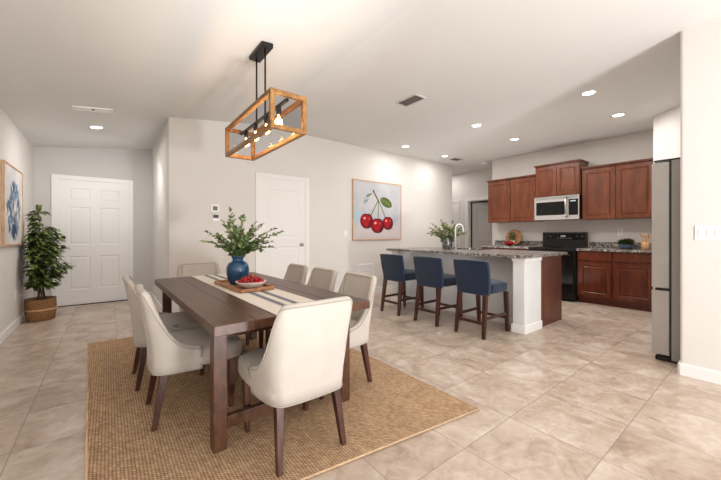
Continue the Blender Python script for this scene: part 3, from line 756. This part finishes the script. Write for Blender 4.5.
for i in range(4):
    y = (-.375+.25*i); z = PT-.052
    m = MB(); m.lathe([(.019, z+.004), (.019, z-.05), (.014, z-.056)], 14, (0, y, 0), capt=True); so = m.build('bulb_socket', M['black'], pd, smooth=True)
    m = MB(); m.lathe([(.012, z-.056), (.014, z-.07), (.026, z-.10), (.031, z-.125), (.024, z-.148), (.003, z-.158)], 16, (0, y, 0), capt=True); bu = m.build('bulb', M['bulbglass'], pd, smooth=True)
    m = MB(); 
    for k in range(4):
        aa = PI/2*k; m.tube([(.003*math.cos(aa), y+.003*math.sin(aa), z-.062), (.011*math.cos(aa), y+.011*math.sin(aa), z-.10), (.008*math.cos(aa), y+.008*math.sin(aa), z-.138)], .0026, 5)
    m.build('filament', M['filament'], bu)
    L = bpy.data.lights.new('bulb_lamp', 'POINT'); L.energy = 1.9; L.color = (1, .62, .30); L.shadow_soft_size = .028
    o = bpy.data.objects.new('bulb_lamp', L); COL.objects.link(o); o.location = (px, py+y, z-.115); o.visible_camera = False if False else True

# ------------------------------------------------------------------ corner potted plant
pp = thing('woven_basket', 'round brown woven basket planter by the entry door', 'basket', (-.725, 6.12, 0))
m = MB(); m.lathe([(.132, 0), (.144, .006), (.156, .10), (.160, .20), (.156, .275), (.159, .290), (.149, .290), (.143, .24), (.134, .03), (.003, .02)], 32, capt=True); m.build('basket_body', M['basket'], pp, smooth=True)
m = MB(); m.lathe([(.159, .135), (.164, .142), (.164, .152), (.159, .158)], 32, capb=False); m.build('basket_band', M['crockwood'], pp, smooth=True)
random.seed(8)
pt = thing('potted_tree', 'bushy dark green indoor tree standing in the woven basket', 'plant', (-.725, 6.12, .03))
m = MB(); m.lathe([(.138, .19), (.08, .205), (.003, .21)], 24, capt=True); m.build('soil', M['soil'], pt, smooth=True)
mm, ml = MB(), MB(); nl = 0
for bx, by, hh in ((-.02, .0, 1.42), (.03, .02, 1.16), (.0, -.03, .98)):
    pts = [Vector((bx+.012*math.sin(i*.9+bx*60), by+.01*math.cos(i*1.1), .18+(hh-.18)*i/12)) for i in range(13)]
    mm.tube(pts, [.013-.009*i/12 for i in range(13)], 7)
    z = .42
    while z < hh+.04:
        zz = min(z, hh); k = (zz-.18)/(hh-.18)*12; i = min(11, int(k)); p = pts[i].lerp(pts[i+1], min(1, k-i))
        env = .28*(1-max(0, (zz-.62)/.86)**1.15*.86)*min(1, .6+(zz-.42)*2)
        for q_ in range(5):
            a = random.uniform(0, 2*PI); rad = env*random.uniform(.55, 1.0)
            el = .35+.5*(zz/1.4)
            tip = p+Vector((math.cos(a)*rad, math.sin(a)*rad, el*rad*.6))
            if tip.x < -.11: tip.x = -.11+random.uniform(0, .03)
            if zz < 1.36: mm.tube([p, (p+tip)/2+Vector((0, 0, .012)), tip], [.0035, .003, .002], 4)
            for g in range(4):
                b_ = p.lerp(tip, .40+.45*(g/3)); aa = a+random.uniform(-1.1, 1.1)
                d = Vector((math.cos(aa), math.sin(aa), random.uniform(-.15, .55))).normalized(); L = random.uniform(.10, .15)*(1 if zz < 1.15 else .78)
                if b_.x+d.x*L < -.155: d.x = abs(d.x)*.3; d.normalize()
                d.z -= .15; ml.leaf(b_, d, (0, 0, 1), L, L*.46, .35)
        z += random.uniform(.05, .07)
for q_ in range(9):
    a = q_*2.4; ml.leaf((-.02, 0, 1.42), (math.cos(a)*.5, math.sin(a)*.5, 1), (math.cos(a), math.sin(a), .1), .11, .035, .2)
mm.build('stems', M['bark'], pt, smooth=True); ml.build('foliage', M['leaf'], pt, recalc=False)

# ------------------------------------------------------------------ island
IS = thing('kitchen_island', 'white sided kitchen island with corner posts and cherry wood end panel', 'kitchen island', (0, 0, 0))
y0, y1 = 1.79, 4.0
m = MB(); m.box(4.06, y0+.06, 0, 4.2, y1-.06, .878); m.build('knee_wall', M['island_white'], IS)
def post(x0, ya, x1, yb):
    m = MB(); m.box(x0, ya, 0, x1, yb, .878); p = m.build('corner_post', M['island_white'], IS, bevel=.006, seg=3)
    m = MB(); m.box(x0-.014, ya-.014, 0, x1+.001, yb+.014, .10); m.build('post_base', M['white'], p, bevel=.006)
    m = MB(); m.box(x0-.012, ya-.012, .835, x1+.001, yb+.012, .877); m.build('post_cap', M['white'], p, bevel=.008)
post(3.775, y0, 4.2, y0+.14); post(3.775, y1-.14, 4.2, y1)
m = MB(); m.box(4.046, y0+.15, 0, 4.06, y1-.15, .09); m.build('base_moulding', M['white'], IS, bevel=.004)
m = MB(); m.box(4.2, y0+.015, .0, 4.82, y0+.035, .878); m.box(4.80, y0+.012, 0, 4.845, y0+.036, .878); m.build('end_panel', M['cherry_low'], IS, bevel=.002)
m = MB(); m.box(4.2, y0+.036, .09, 4.82, 2.9, .70); m.box(4.2, 3.5, .09, 4.82, y1, .877); m.box(4.2, y0+.036, .70, 4.82, 2.7, .877); m.box(4.24, y0+.05, 0, 4.76, y1-.01, .09); m.build('cabinet_body', M['cherry_low'], IS)
for i in range(4):
    ya = y0+.07+i*.53; m = MB(); m.panels(.50, .72, .02, [(.06, .06, .44, .66)]); m.xf(Matrix.Translation((4.841, ya, .12)) @ Matrix.Rotation(R(90), 4, 'Z')); m.build('cabinet_door', M['cherry_low'], IS)
ict = thing('island_countertop', 'speckled grey granite countertop on the island', 'countertop', (0, 0, 0))
cz0, cz1 = .879, .912
m = MB(); X0, X1, Y0, Y1 = 3.70, 4.90, 1.75, 4.06
sx0, sx1, sy0, sy1 = 4.35, 4.74, 2.75, 3.45
m.box(X0, Y0, cz0, sx0, Y1, cz1); m.box(sx1, Y0, cz0, X1, Y1, cz1); m.box(sx0, Y0, cz0, sx1, sy0, cz1); m.box(sx0, sy1, cz0, sx1, Y1, cz1)
m.build('countertop_slab', M['granite'], ict)
m = MB(); 
for (a1, b1, a2, b2) in ((sx0, sy0, sx0+.012, sy1), (sx1-.012, sy0, sx1, sy1), (sx0, sy0, sx1, sy0+.012), (sx0, sy1-.012, sx1, sy1)): m.box(a1, b1, .72, a2, b2, cz1+.008)
m.box(sx0, sy0, .71, sx1, sy1, .72); tag(m.build('kitchen_sink', M['chrome'], bevel=.002), 'stainless sink with raised rim set into the island countertop', 'sink')
fc = thing('faucet', 'tall curved gooseneck faucet on the island', 'faucet', (4.20, 3.04, cz1), R(-25))
m = MB(); m.lathe([(.028, 0), (.028, .008), (.018, .015), (.016, .06)], 16, capt=True); m.build('faucet_base', M['chrome'], fc, smooth=True)
m = MB(); pts = [(0, 0, .05), (0, 0, .33)]+[(.065-.065*math.cos(R(a)), 0, .33+.065*math.sin(R(a))) for a in range(20, 181, 20)]+[(.13, 0, .27)]
m.tube(pts, .0105, 12); m.build('spout', M['plastic'], fc, smooth=True)
m = MB(); m.tube([(0, -.015, .045), (0, -.05, .06), (0, -.085, .10)], [.008, .006, .005], 8); m.build('faucet_handle', M['chrome'], fc, smooth=True)
sd_ = thing('soap_dispenser', 'small metal soap pump beside the island faucet', 'soap dispenser', (4.24, 2.82, cz1))
m = MB(); m.lathe([(.018, 0), (.018, .01), (.01, .015), (.009, .06)], 12, capt=True); m.build('pump_base', M['chrome'], sd_, smooth=True)
m = MB(); m.tube([(0, 0, .058), (0, 0, .075), (.05, 0, .07)], .006, 8); m.build('pump_spout', M['chrome'], sd_, smooth=True)
gv = thing('glass_vase', 'clear glass vase with water on the island', 'vase', (4.235, 3.22, cz1))
m = MB(); m.lathe([(.055, 0), (.07, .01), (.082, .06), (.08, .12), (.062, .18), (.066, .215), (.069, .22), (.064, .22), (.057, .18), (.074, .12), (.076, .06), (.064, .014), (.003, .012)], 28, capt=True); m.build('vase_body', M['vglass'], gv, smooth=True)
m = MB(); m.lathe([(.06, .015), (.073, .06), (.071, .115), (.003, .115)], 24, capt=True); m.build('water', M['vglass'], gv, smooth=True)
stems = [st(-.26, 0, .30, .08), st(-.20, .08, .36, .05), st(-.10, -.06, .40, .02), st(-.02, .05, .38, .02), st(.08, 0, .40, .02), st(.16, .06, .36, .04), st(.24, 0, .31, .08), st(.30, -.05, .24, .1), st(-.30, -.04, .22, .1),
         st(.12, -.12, .28, .06), st(-.14, -.12, .28, .06), st(0, -.14, .30, .05), st(.2, .12, .24, .08), st(-.2, .12, .24, .08), st(.05, .14, .33, .03)]
stems = [(Vector(a)*0+Vector((0, 0, .02)), b, c) for a, b, c in stems]
branchy('eucalyptus_bouquet', 'pale green and white leafy bouquet in the glass vase', (4.235, 3.22, cz1+.03), 'pale', stems+[(a, Vector(b)*.8+Vector((.03, .02, .02)), c) for a, b, c in stems], .075, .045, step=.026, sd=6)

# ------------------------------------------------------------------ bar stools (local +Y faces the island)
def make_stool(label):
    t_ = thing('bar_stool', label, 'stool', (0, 0, 0), R(-90), 'navy counter stools')
    m = cushion(-.215, -.17, .475, .215, .245, .605, .03, puff=.012); m.build('seat', M['navy'], t_, smooth=True, sub=1)
    m = MB(); N = 12; r0, r1 = [], []
    for side in (0, 1):
        grid = []
        for j in range(11):
            z = .468+(.862-.468)*j/10; row = []
            for i in range(N+1):
                u = -1+2*i/N; w_ = .20+.022*min(1, (z-.468)/.2); y = -.215+.012*(u*u) -.055*max(0, (z-.55)/.31) + (0 if side == 0 else .058)
                row.append(Vector((u*w_, y, z - (.006*u*u if j == 10 else 0))))
            grid.append(row)
        (r0 if side == 0 else r1).extend(grid)
    V0 = [[m.bm.verts.new(p) for p in r_] for r_ in r0]; V1 = [[m.bm.verts.new(p) for p in r_] for r_ in r1]
    for V in (V0, V1):
        for j in range(10):
            for i in range(N): m.face((V[j][i], V[j][i+1], V[j+1][i+1], V[j+1][i]))
    for i in range(N): m.face((V0[0][i], V0[0][i+1], V1[0][i+1], V1[0][i])); m.face((V0[10][i], V0[10][i+1], V1[10][i+1], V1[10][i]))
    for j in range(10): m.face((V0[j][0], V0[j+1][0], V1[j+1][0], V1[j][0])); m.face((V0[j][N], V0[j+1][N], V1[j+1][N], V1[j][N]))
    m.build('backrest', M['navy'], t_, smooth=False, bevel=.014, seg=3)
    ft = {}
    for sx in (-1, 1):
        m = MB(); m.bar((sx*.185, .245, 0), (sx*.185, .215, .48), .034, .034, .047, .047); m.build('leg', M['stoolleg'], t_, bevel=.003)
        m = MB(); m.bar((sx*.18, -.25, 0), (sx*.165, -.19, .48), .034, .034, .047, .05); m.build('leg', M['stoolleg'], t_, bevel=.003)
        m = MB(); m.beam((sx*.178, -.23, .215), (sx*.185, .232, .215), .022, .030); m.build('rung', M['stoolleg'], t_)
    for y, z in ((-.232, .165), (.235, .165)): m = MB(); m.beam((-.18, y, z), (.18, y, z), .022, .030); m.build('rung', M['stoolleg'], t_)
    return t_
proto = None
for x, y, l in ((3.50, 2.165, 'navy upholstered counter stool closest to the island corner post'), (3.49, 2.80, 'navy upholstered counter stool in the middle of the three'), (3.49, 3.475, 'navy upholstered counter stool at the far end nearest the painting wall')):
    if proto is None: proto = make_stool(l); o = proto
    else: o = copy_tree(proto, label=l)
    o.location = (x, y, 0)

# ------------------------------------------------------------------ kitchen cabinets (local x = right in view, y = into wall)
KR = R(-90)
def upper(label, ytop, wd, z0, z1, dep, nd=2):
    t_ = thing('wall_cabinet', label, 'cabinet', (XK-dep, ytop, 0), KR, 'cherry wall cabinets')
    m = MB(); m.box(0, .0, z0, wd, dep-.002, z1); m.build('cabinet_body', M['cherry'], t_, bevel=.002)
    dw = (wd-.012)/nd
    for i in range(nd):
        m = MB(); ww = dw-.010; hh = z1-z0-.03; m.panels(ww, hh, .019, [(.058, .058, ww-.058, hh-.058)], .016, .011)
        m.xf(Matrix.Translation((.006+.005+i*dw, -.0195, z0+.01))); m.build('door', M['cherry'], t_)
    m = MB(); c = .022; prof = [(0, 0), (-c*.5, .012), (-c*1.2, .03), (-c*1.2, .036), (.02, .036), (.02, 0)]
    pts = [(-c*1.2, z1+.03), ]
    m.box(-.010, -.03, z1, wd+.010, dep-.002, z1+.015); m.box(-.018, -.04, z1+.015, wd+.018, dep-.002, z1+.032)
    m.build('crown_moulding', M['cherry'], t_, bevel=.004); return t_
upper('cherry wood double door wall cabinet at the left end of the kitchen', 3.905, 1.01, 1.405, 2.285, .33)
upper('cherry wood raised wall cabinet above the microwave', 2.885, .755, 1.855, 2.435, .38)
upper('cherry wood double door wall cabinet right of the microwave', 2.12, .965, 1.405, 2.285, .33)
def base(label, yl, wd, name='base_cabinet', nd=1, mt='cherry_low'):
    t_ = thing(name, label, 'cabinet', (XK-.60, yl, 0), KR, 'cherry base cabinets')
    m = MB(); m.box(0, 0, .10, wd, .598, .875); m.build('cabinet_body', M[mt], t_)
    m = MB(); m.box(0, .06, 0, wd, .56, .10); m.build('toe_kick', M[mt], t_)
    for i in range(nd):
        w0 = wd/nd; ww = w0-.045
        m = MB(); m.panels(ww, .135, .019, [(.012, .012, ww-.012, .123)], .006, -.003, False); m.xf(Matrix.Translation((i*w0+.0225, -.0195, .725))); m.build('drawer_front', M[mt], t_)
        m = MB(); m.panels(ww, .555, .019, [(.055, .055, ww-.055, .50)], .016, .011); m.xf(Matrix.Translation((i*w0+.0225, -.0195, .135))); m.build('door', M[mt], t_)
    return t_
base('dark cherry base cabinet with drawer and door beside the range', 2.105, .498)
base('dark cherry base cabinet with drawer and door beside the refrigerator', 1.605, .498)
base('dark cherry double base cabinet left of the range behind the island', 3.90, 1.0, nd=2)
def ctop(label, ya, yb):
    t_ = thing('kitchen_countertop', label, 'countertop', (0, 0, 0))
    m = MB(); m.box(XK-.645, ya, .876, XK-.002, yb, .912); m.build('countertop_slab', M['granite'], t_, bevel=.004)
    m = MB(); m.box(XK-.022, ya, .912, XK-.002, yb, 1.015); m.build('backsplash', M['granite'], t_, bevel=.002)
ctop('speckled granite counter between the range and the refrigerator', 1.102, 2.11); ctop('speckled granite counter left of the range', 2.89, 3.92)

# microwave
mw = thing('microwave', 'stainless over the range microwave under the raised cabinet', 'microwave', (XK-.40, 2.882, 1.42), KR)
wd, hh = .75, .43
m = MB(); m.box(0, .0, 0, wd, .398, hh); m.build('microwave_body', M['blackplastic'], mw, bevel=.003)
m = MB(); m.box(.0, -.03, .0, .575, 0, hh); dr = m.build('microwave_door', M['steel'], mw, bevel=.004)
m = MB(); m.box(.035, -.032, .085, .53, -.029, hh-.10); m.build('door_window', M['darkglass'], dr)
m = MB(); m.tube([(.553, -.03, .04), (.553, -.07, .06), (.553, -.078, hh/2), (.553, -.07, hh-.06), (.553, -.03, hh-.04)], .014, 10); m.build('handle', M['chrome'], dr, smooth=True)
m = MB(); m.box(.578, -.03, 0, wd, 0, hh); cp = m.build('control_panel', M['steel'], mw, bevel=.004)
m = MB(); m.box(.590, -.032, .075, wd-.014, -.029, hh-.07); m.build('keypad', M['gloss'], cp)
m = MB(); m.box(.615, -.0335, hh-.115, .70, -.0315, hh-.095); m.build('display', M['display'], cp)
m = MB()
for i in range(5): m.box(.02, -.031, hh-.012-.011*i+.0, wd-.02, -.0295, hh-.007-.011*i)
m.build('vent_grille', M['grilledark'], mw)

# range
rg = thing('electric_range', 'black freestanding electric range with backguard and knobs', 'range', (XK-.68, 2.875, 0), KR)
wd = .76
m = MB(); m.box(0, 0, .03, wd, .64, .895); m.build('range_body', M['blackplastic'], rg, bevel=.003)
m = MB(); m.box(-.0, -.02, .895, wd, .62, .915); ck = m.build('cooktop', M['gloss'], rg, bevel=.004)
for bx, by, br in ((.2, .15, .1), (.56, .15, .08), (.2, .43, .08), (.56, .43, .1)):
    m = MB(); m.lathe([(br, .9152), (br, .9158), (br-.006, .9158), (br-.006, .9152)], 28, (bx, by, 0), capb=False); m.build('burner_ring', M['grilledark'], ck)
m = MB(); m.box(.01, -.035, .24, wd-.01, 0, .86); od = m.build('oven_door', M['gloss'], rg, bevel=.005)
m = MB(); m.box(.12, -.037, .36, wd-.12, -.034, .68); m.build('oven_window', M['darkglass'], od)
m = MB(); m.tube([(.06, -.035, .80), (.06, -.07, .80)], .01, 8); m.tube([(wd-.06, -.035, .80), (wd-.06, -.07, .80)], .01, 8); m.tube([(.04, -.075, .80), (wd-.04, -.075, .80)], .013, 10); m.build('handle', M['blackplastic'], od, smooth=True)
m = MB(); m.box(.01, -.03, .04, wd-.01, 0, .225); m.build('storage_drawer', M['gloss'], rg, bevel=.005)
m = MB(); v_ = [(0, .60), (wd, .60)]; m.box(0, .585, .915, wd, .64, 1.19); bg = m.build('backguard', M['blackplastic'], rg, bevel=.008)
m = MB(); m.box(.03, .581, 1.05, wd-.03, .5855, 1.165); m.build('control_strip', M['gloss'], bg)
for kx in (.075, .155, wd-.155, wd-.075):
    m = MB(); m.lathe([(.026, 0), (.026, .006), (.021, .010), (.019, .026), (.003, .028)], 18, capt=True); m.box(-.003, -.018, .026, .003, .018, .032)
    m.xf(Matrix.Translation((kx, .581, 1.11)) @ Matrix.Rotation(R(90), 4, 'X')); m.build('knob', M['knob'], bg, smooth=False)
m = MB(); m.box(.33, .5795, 1.105, .41, .581, 1.13); m.build('display', M['display'], bg)
m = MB()
for i in range(6): m.box(.27+.045*i, .5800, 1.075, .29+.045*i, .5812, 1.082)
m.build('buttons', M['grille'], bg)

# refrigerator, faces +Y, its left side toward the camera
rf = thing('refrigerator', 'tall stainless refrigerator with bottom freezer beside the right wall', 'refrigerator', (3.985, 0, 0))
m = MB(); m.box(0, -.17, .02, .90, .59, 1.82); m.build('refrigerator_body', M['steelside'], rf, bevel=.004)
m = MB(); m.box(.010, .59, .04, .89, .606, 1.815); m.build('door_gasket', M['blackplastic'], rf)
for xa, xb in ((0, .447), (.453, .90)):
    m = MB(); m.box(xa, .604, .665, xb, .725, 1.81); dd = m.build('fridge_door', M['steel'], rf, bevel=.006)
m = MB(); m.box(0, .604, .055, .90, .725, .64); dd = m.build('freezer_drawer', M['steel'], rf, bevel=.006)
m = MB(); m.box(.01, -.15, 0, .89, .70, .035); m.build('base_grille', M['blackplastic'], rf)
for xa in (.0, .82): m = MB(); m.box(xa, .52, 1.82, xa+.08, .71, 1.835); m.build('hinge_cover', M['blackplastic'], rf, bevel=.003)
m = MB(); m.box(.0, .60, .643, .03, .70, .662); m.build('centre_hinge', M['blackplastic'], rf)

# ------------------------------------------------------------------ counter items
CT = .9125
cb_ = thing('cutting_board', 'round wooden cutting board leaning on the kitchen backsplash', 'cutting board', (6.79, 3.44, CT+.002))
m = MB(); m.lathe([(.004, 0), (.165, 0), (.17, .006), (.17, .014), (.165, .02), (.004, .02)], 40, capb=True, capt=True); m.xf(Matrix.Translation((-.01, 0, .168)) @ Matrix.Rotation(R(-78), 4, 'Y'))
m.build('board', M['traywood'], cb_, smooth=False)
pn = thing('potted_herb', 'small leafy herb in a white pot in front of the round board', 'plant', (6.66, 3.42, CT))
m = MB(); m.lathe([(.035, 0), (.045, .01), (.056, .11), (.05, .11), (.045, .10), (.003, .095)], 20, capt=True); m.build('pot', M['bowl'], pn, smooth=True)
random.seed(3); ml = MB()
for i in range(110):
    a = random.uniform(0, 2*PI); e = random.uniform(.1, 1.4); rr = random.uniform(0, .05); h0 = random.uniform(.10, .25)
    ml.leaf((rr*math.cos(a), rr*math.sin(a), h0), (math.cos(a)*math.cos(e), math.sin(a)*math.cos(e), math.sin(e)), (0, 0, 1), .05, .022)
ml.build('foliage', M['olive'], pn, recalc=False)
rb = thing('red_fruit_bowl', 'red footed bowl of cherries on the counter left of the range', 'bowl', (6.45, 3.36, CT))
m = MB(); m.lathe([(.04, 0), (.045, .004), (.03, .012), (.07, .028), (.112, .048), (.116, .052), (.108, .052), (.066, .036), (.003, .026)], 28, capt=True); m.build('bowl_body', M['redbowl'], rb, smooth=True)
cherries(6.45, 3.36, CT, [(10, .083, .058), (8, .055, .062), (6, .058, .082), (4, .028, .088), (1, 0, .102)], .0155, 'bright red cherry in the red bowl on the kitchen counter', 'cherries in the red kitchen bowl', seed=7)
hp = thing('potted_plant', 'low bushy herb in a slate blue round pot on the counter', 'plant', (6.60, 1.51, CT))
m = MB(); m.lathe([(.065, 0), (.08, .008), (.092, .04), (.09, .075), (.084, .088), (.078, .088), (.07, .07), (.003, .068)], 28, capt=True); m.build('pot', M['bluepot'], hp, smooth=True)
m = MB(); m.lathe([(.075, .07), (.003, .075)], 20, capt=True); m.build('soil', M['soil'], hp)
random.seed(9); ml = MB()
for i in range(420):
    a = random.uniform(0, 2*PI); e = random.uniform(.0, 1.5); rr = .075*math.sqrt(random.random()); h0 = .08+random.uniform(0, .05)*(1-rr*5)
    ml.leaf((rr*math.cos(a), rr*math.sin(a), h0), (math.cos(a)*math.cos(e)+.01, math.sin(a)*math.cos(e), math.sin(e)), (0, 0, 1), random.uniform(.04, .075), .02)
ml.build('foliage', M['herb'], hp, recalc=False)
cr_ = thing('utensil_crock', 'pale bamboo crock holding wooden spoons on the counter', 'utensil holder', (6.62, 1.275, CT))
m = MB(); m.lathe([(.05, 0), (.055, .004), (.058, .06), (.056, .125), (.05, .125), (.048, .02), (.003, .015)], 24, capt=True); m.build('crock_body', M['crockwood'], cr_, smooth=True)
proto = None
random.seed(4)
for i in range(7):
    a = 2*PI*i/7+.3; dx, dy = math.cos(a), math.sin(a); L = .205+.015*(i % 3)
    m = MB(); m.tube([(0, 0, 0), (0, 0, L-.04)], [.0045, .0055], 7); m.lathe([(.006, L-.045), (.013, L-.025), (.017, L-.005), (.012, L+.012), (.003, L+.018)], 12, capt=True, sx=1, sy=.35)
    o = m.build('wooden_spoon', M['crockwood'], smooth=True); tag(o, 'wooden spoon standing in the bamboo crock', 'spoon', 'wooden spoons in the crock')
    o.location = (6.62+dx*.016, 1.275+dy*.016, CT+.019); o.rotation_euler = (Vector((dx*.22, dy*.22, 1)).to_track_quat('Z', 'Y')).to_euler()

# ------------------------------------------------------------------ camera
cam = bpy.data.cameras.new('camera'); co = bpy.data.objects.new('camera', cam); COL.objects.link(co)
cam.lens = 324.6/721*36; cam.sensor_width = 36; cam.sensor_fit = 'HORIZONTAL'; cam.shift_y = -6/721; cam.clip_start = .02
co.location = (0, 0, 1.157); co.rotation_euler = (R(90), 0, -math.atan2(.613, .79)); S.camera = co

# ------------------------------------------------------------------ light
W = bpy.data.worlds.new('world'); S.world = W; W.use_nodes = True
W.node_tree.nodes['Background'].inputs[0].default_value = (.97, .985, 1, 1); W.node_tree.nodes['Background'].inputs[1].default_value = 1.25
def area(name, loc, tgt, sx, sy, e, c=(1, .97, .94), spread=180):
    L = bpy.data.lights.new(name, 'AREA'); L.shape = 'RECTANGLE'; L.size = sx; L.size_y = sy; L.energy = e; L.color = c; L.spread = R(spread)
    o = bpy.data.objects.new(name, L); COL.objects.link(o); o.location = loc
    o.rotation_euler = (Vector(tgt)-Vector(loc)).to_track_quat('-Z', 'Y').to_euler(); return o
area('window_daylight', (1.0, -3.15, 1.5), (1.2, 3, 1.5), 3.6, 2.4, 52, (.985, .99, 1))
area('floor_bounce', (1.85, -3.0, .3), (2.0, -.6, 2.8), .6, .6, 140, (.99, .995, 1), 150)
area('ceiling_sun_reflection', (1.0, -.7, .15), (.93, 2.3, 2.72), .28, .28, 4, (1, 1, .98), 34)
area('table_bounce', (.5, .2, .3), (.4, 1.4, 2.8), .5, .9, 7, (.99, .995, 1), 130)
area('kitchen_bounce', (5.4, 2.9, .25), (5.4, 2.9, 2.8), .9, 1.6, 15, (1, .98, .96), 170)
area('island_fill', (2.6, 2.9, 2.6), (3.6, 2.9, .6), .8, 2.0, 9, (1, .99, .97), 160)
area('entry_fill', (.2, 5.6, 2.3), (-.1, 6.4, 1.2), .5, .5, 6, (1, .99, .98), 170)

S.view_settings.view_transform = 'Standard'; S.view_settings.look = 'None'; S.view_settings.exposure = .0
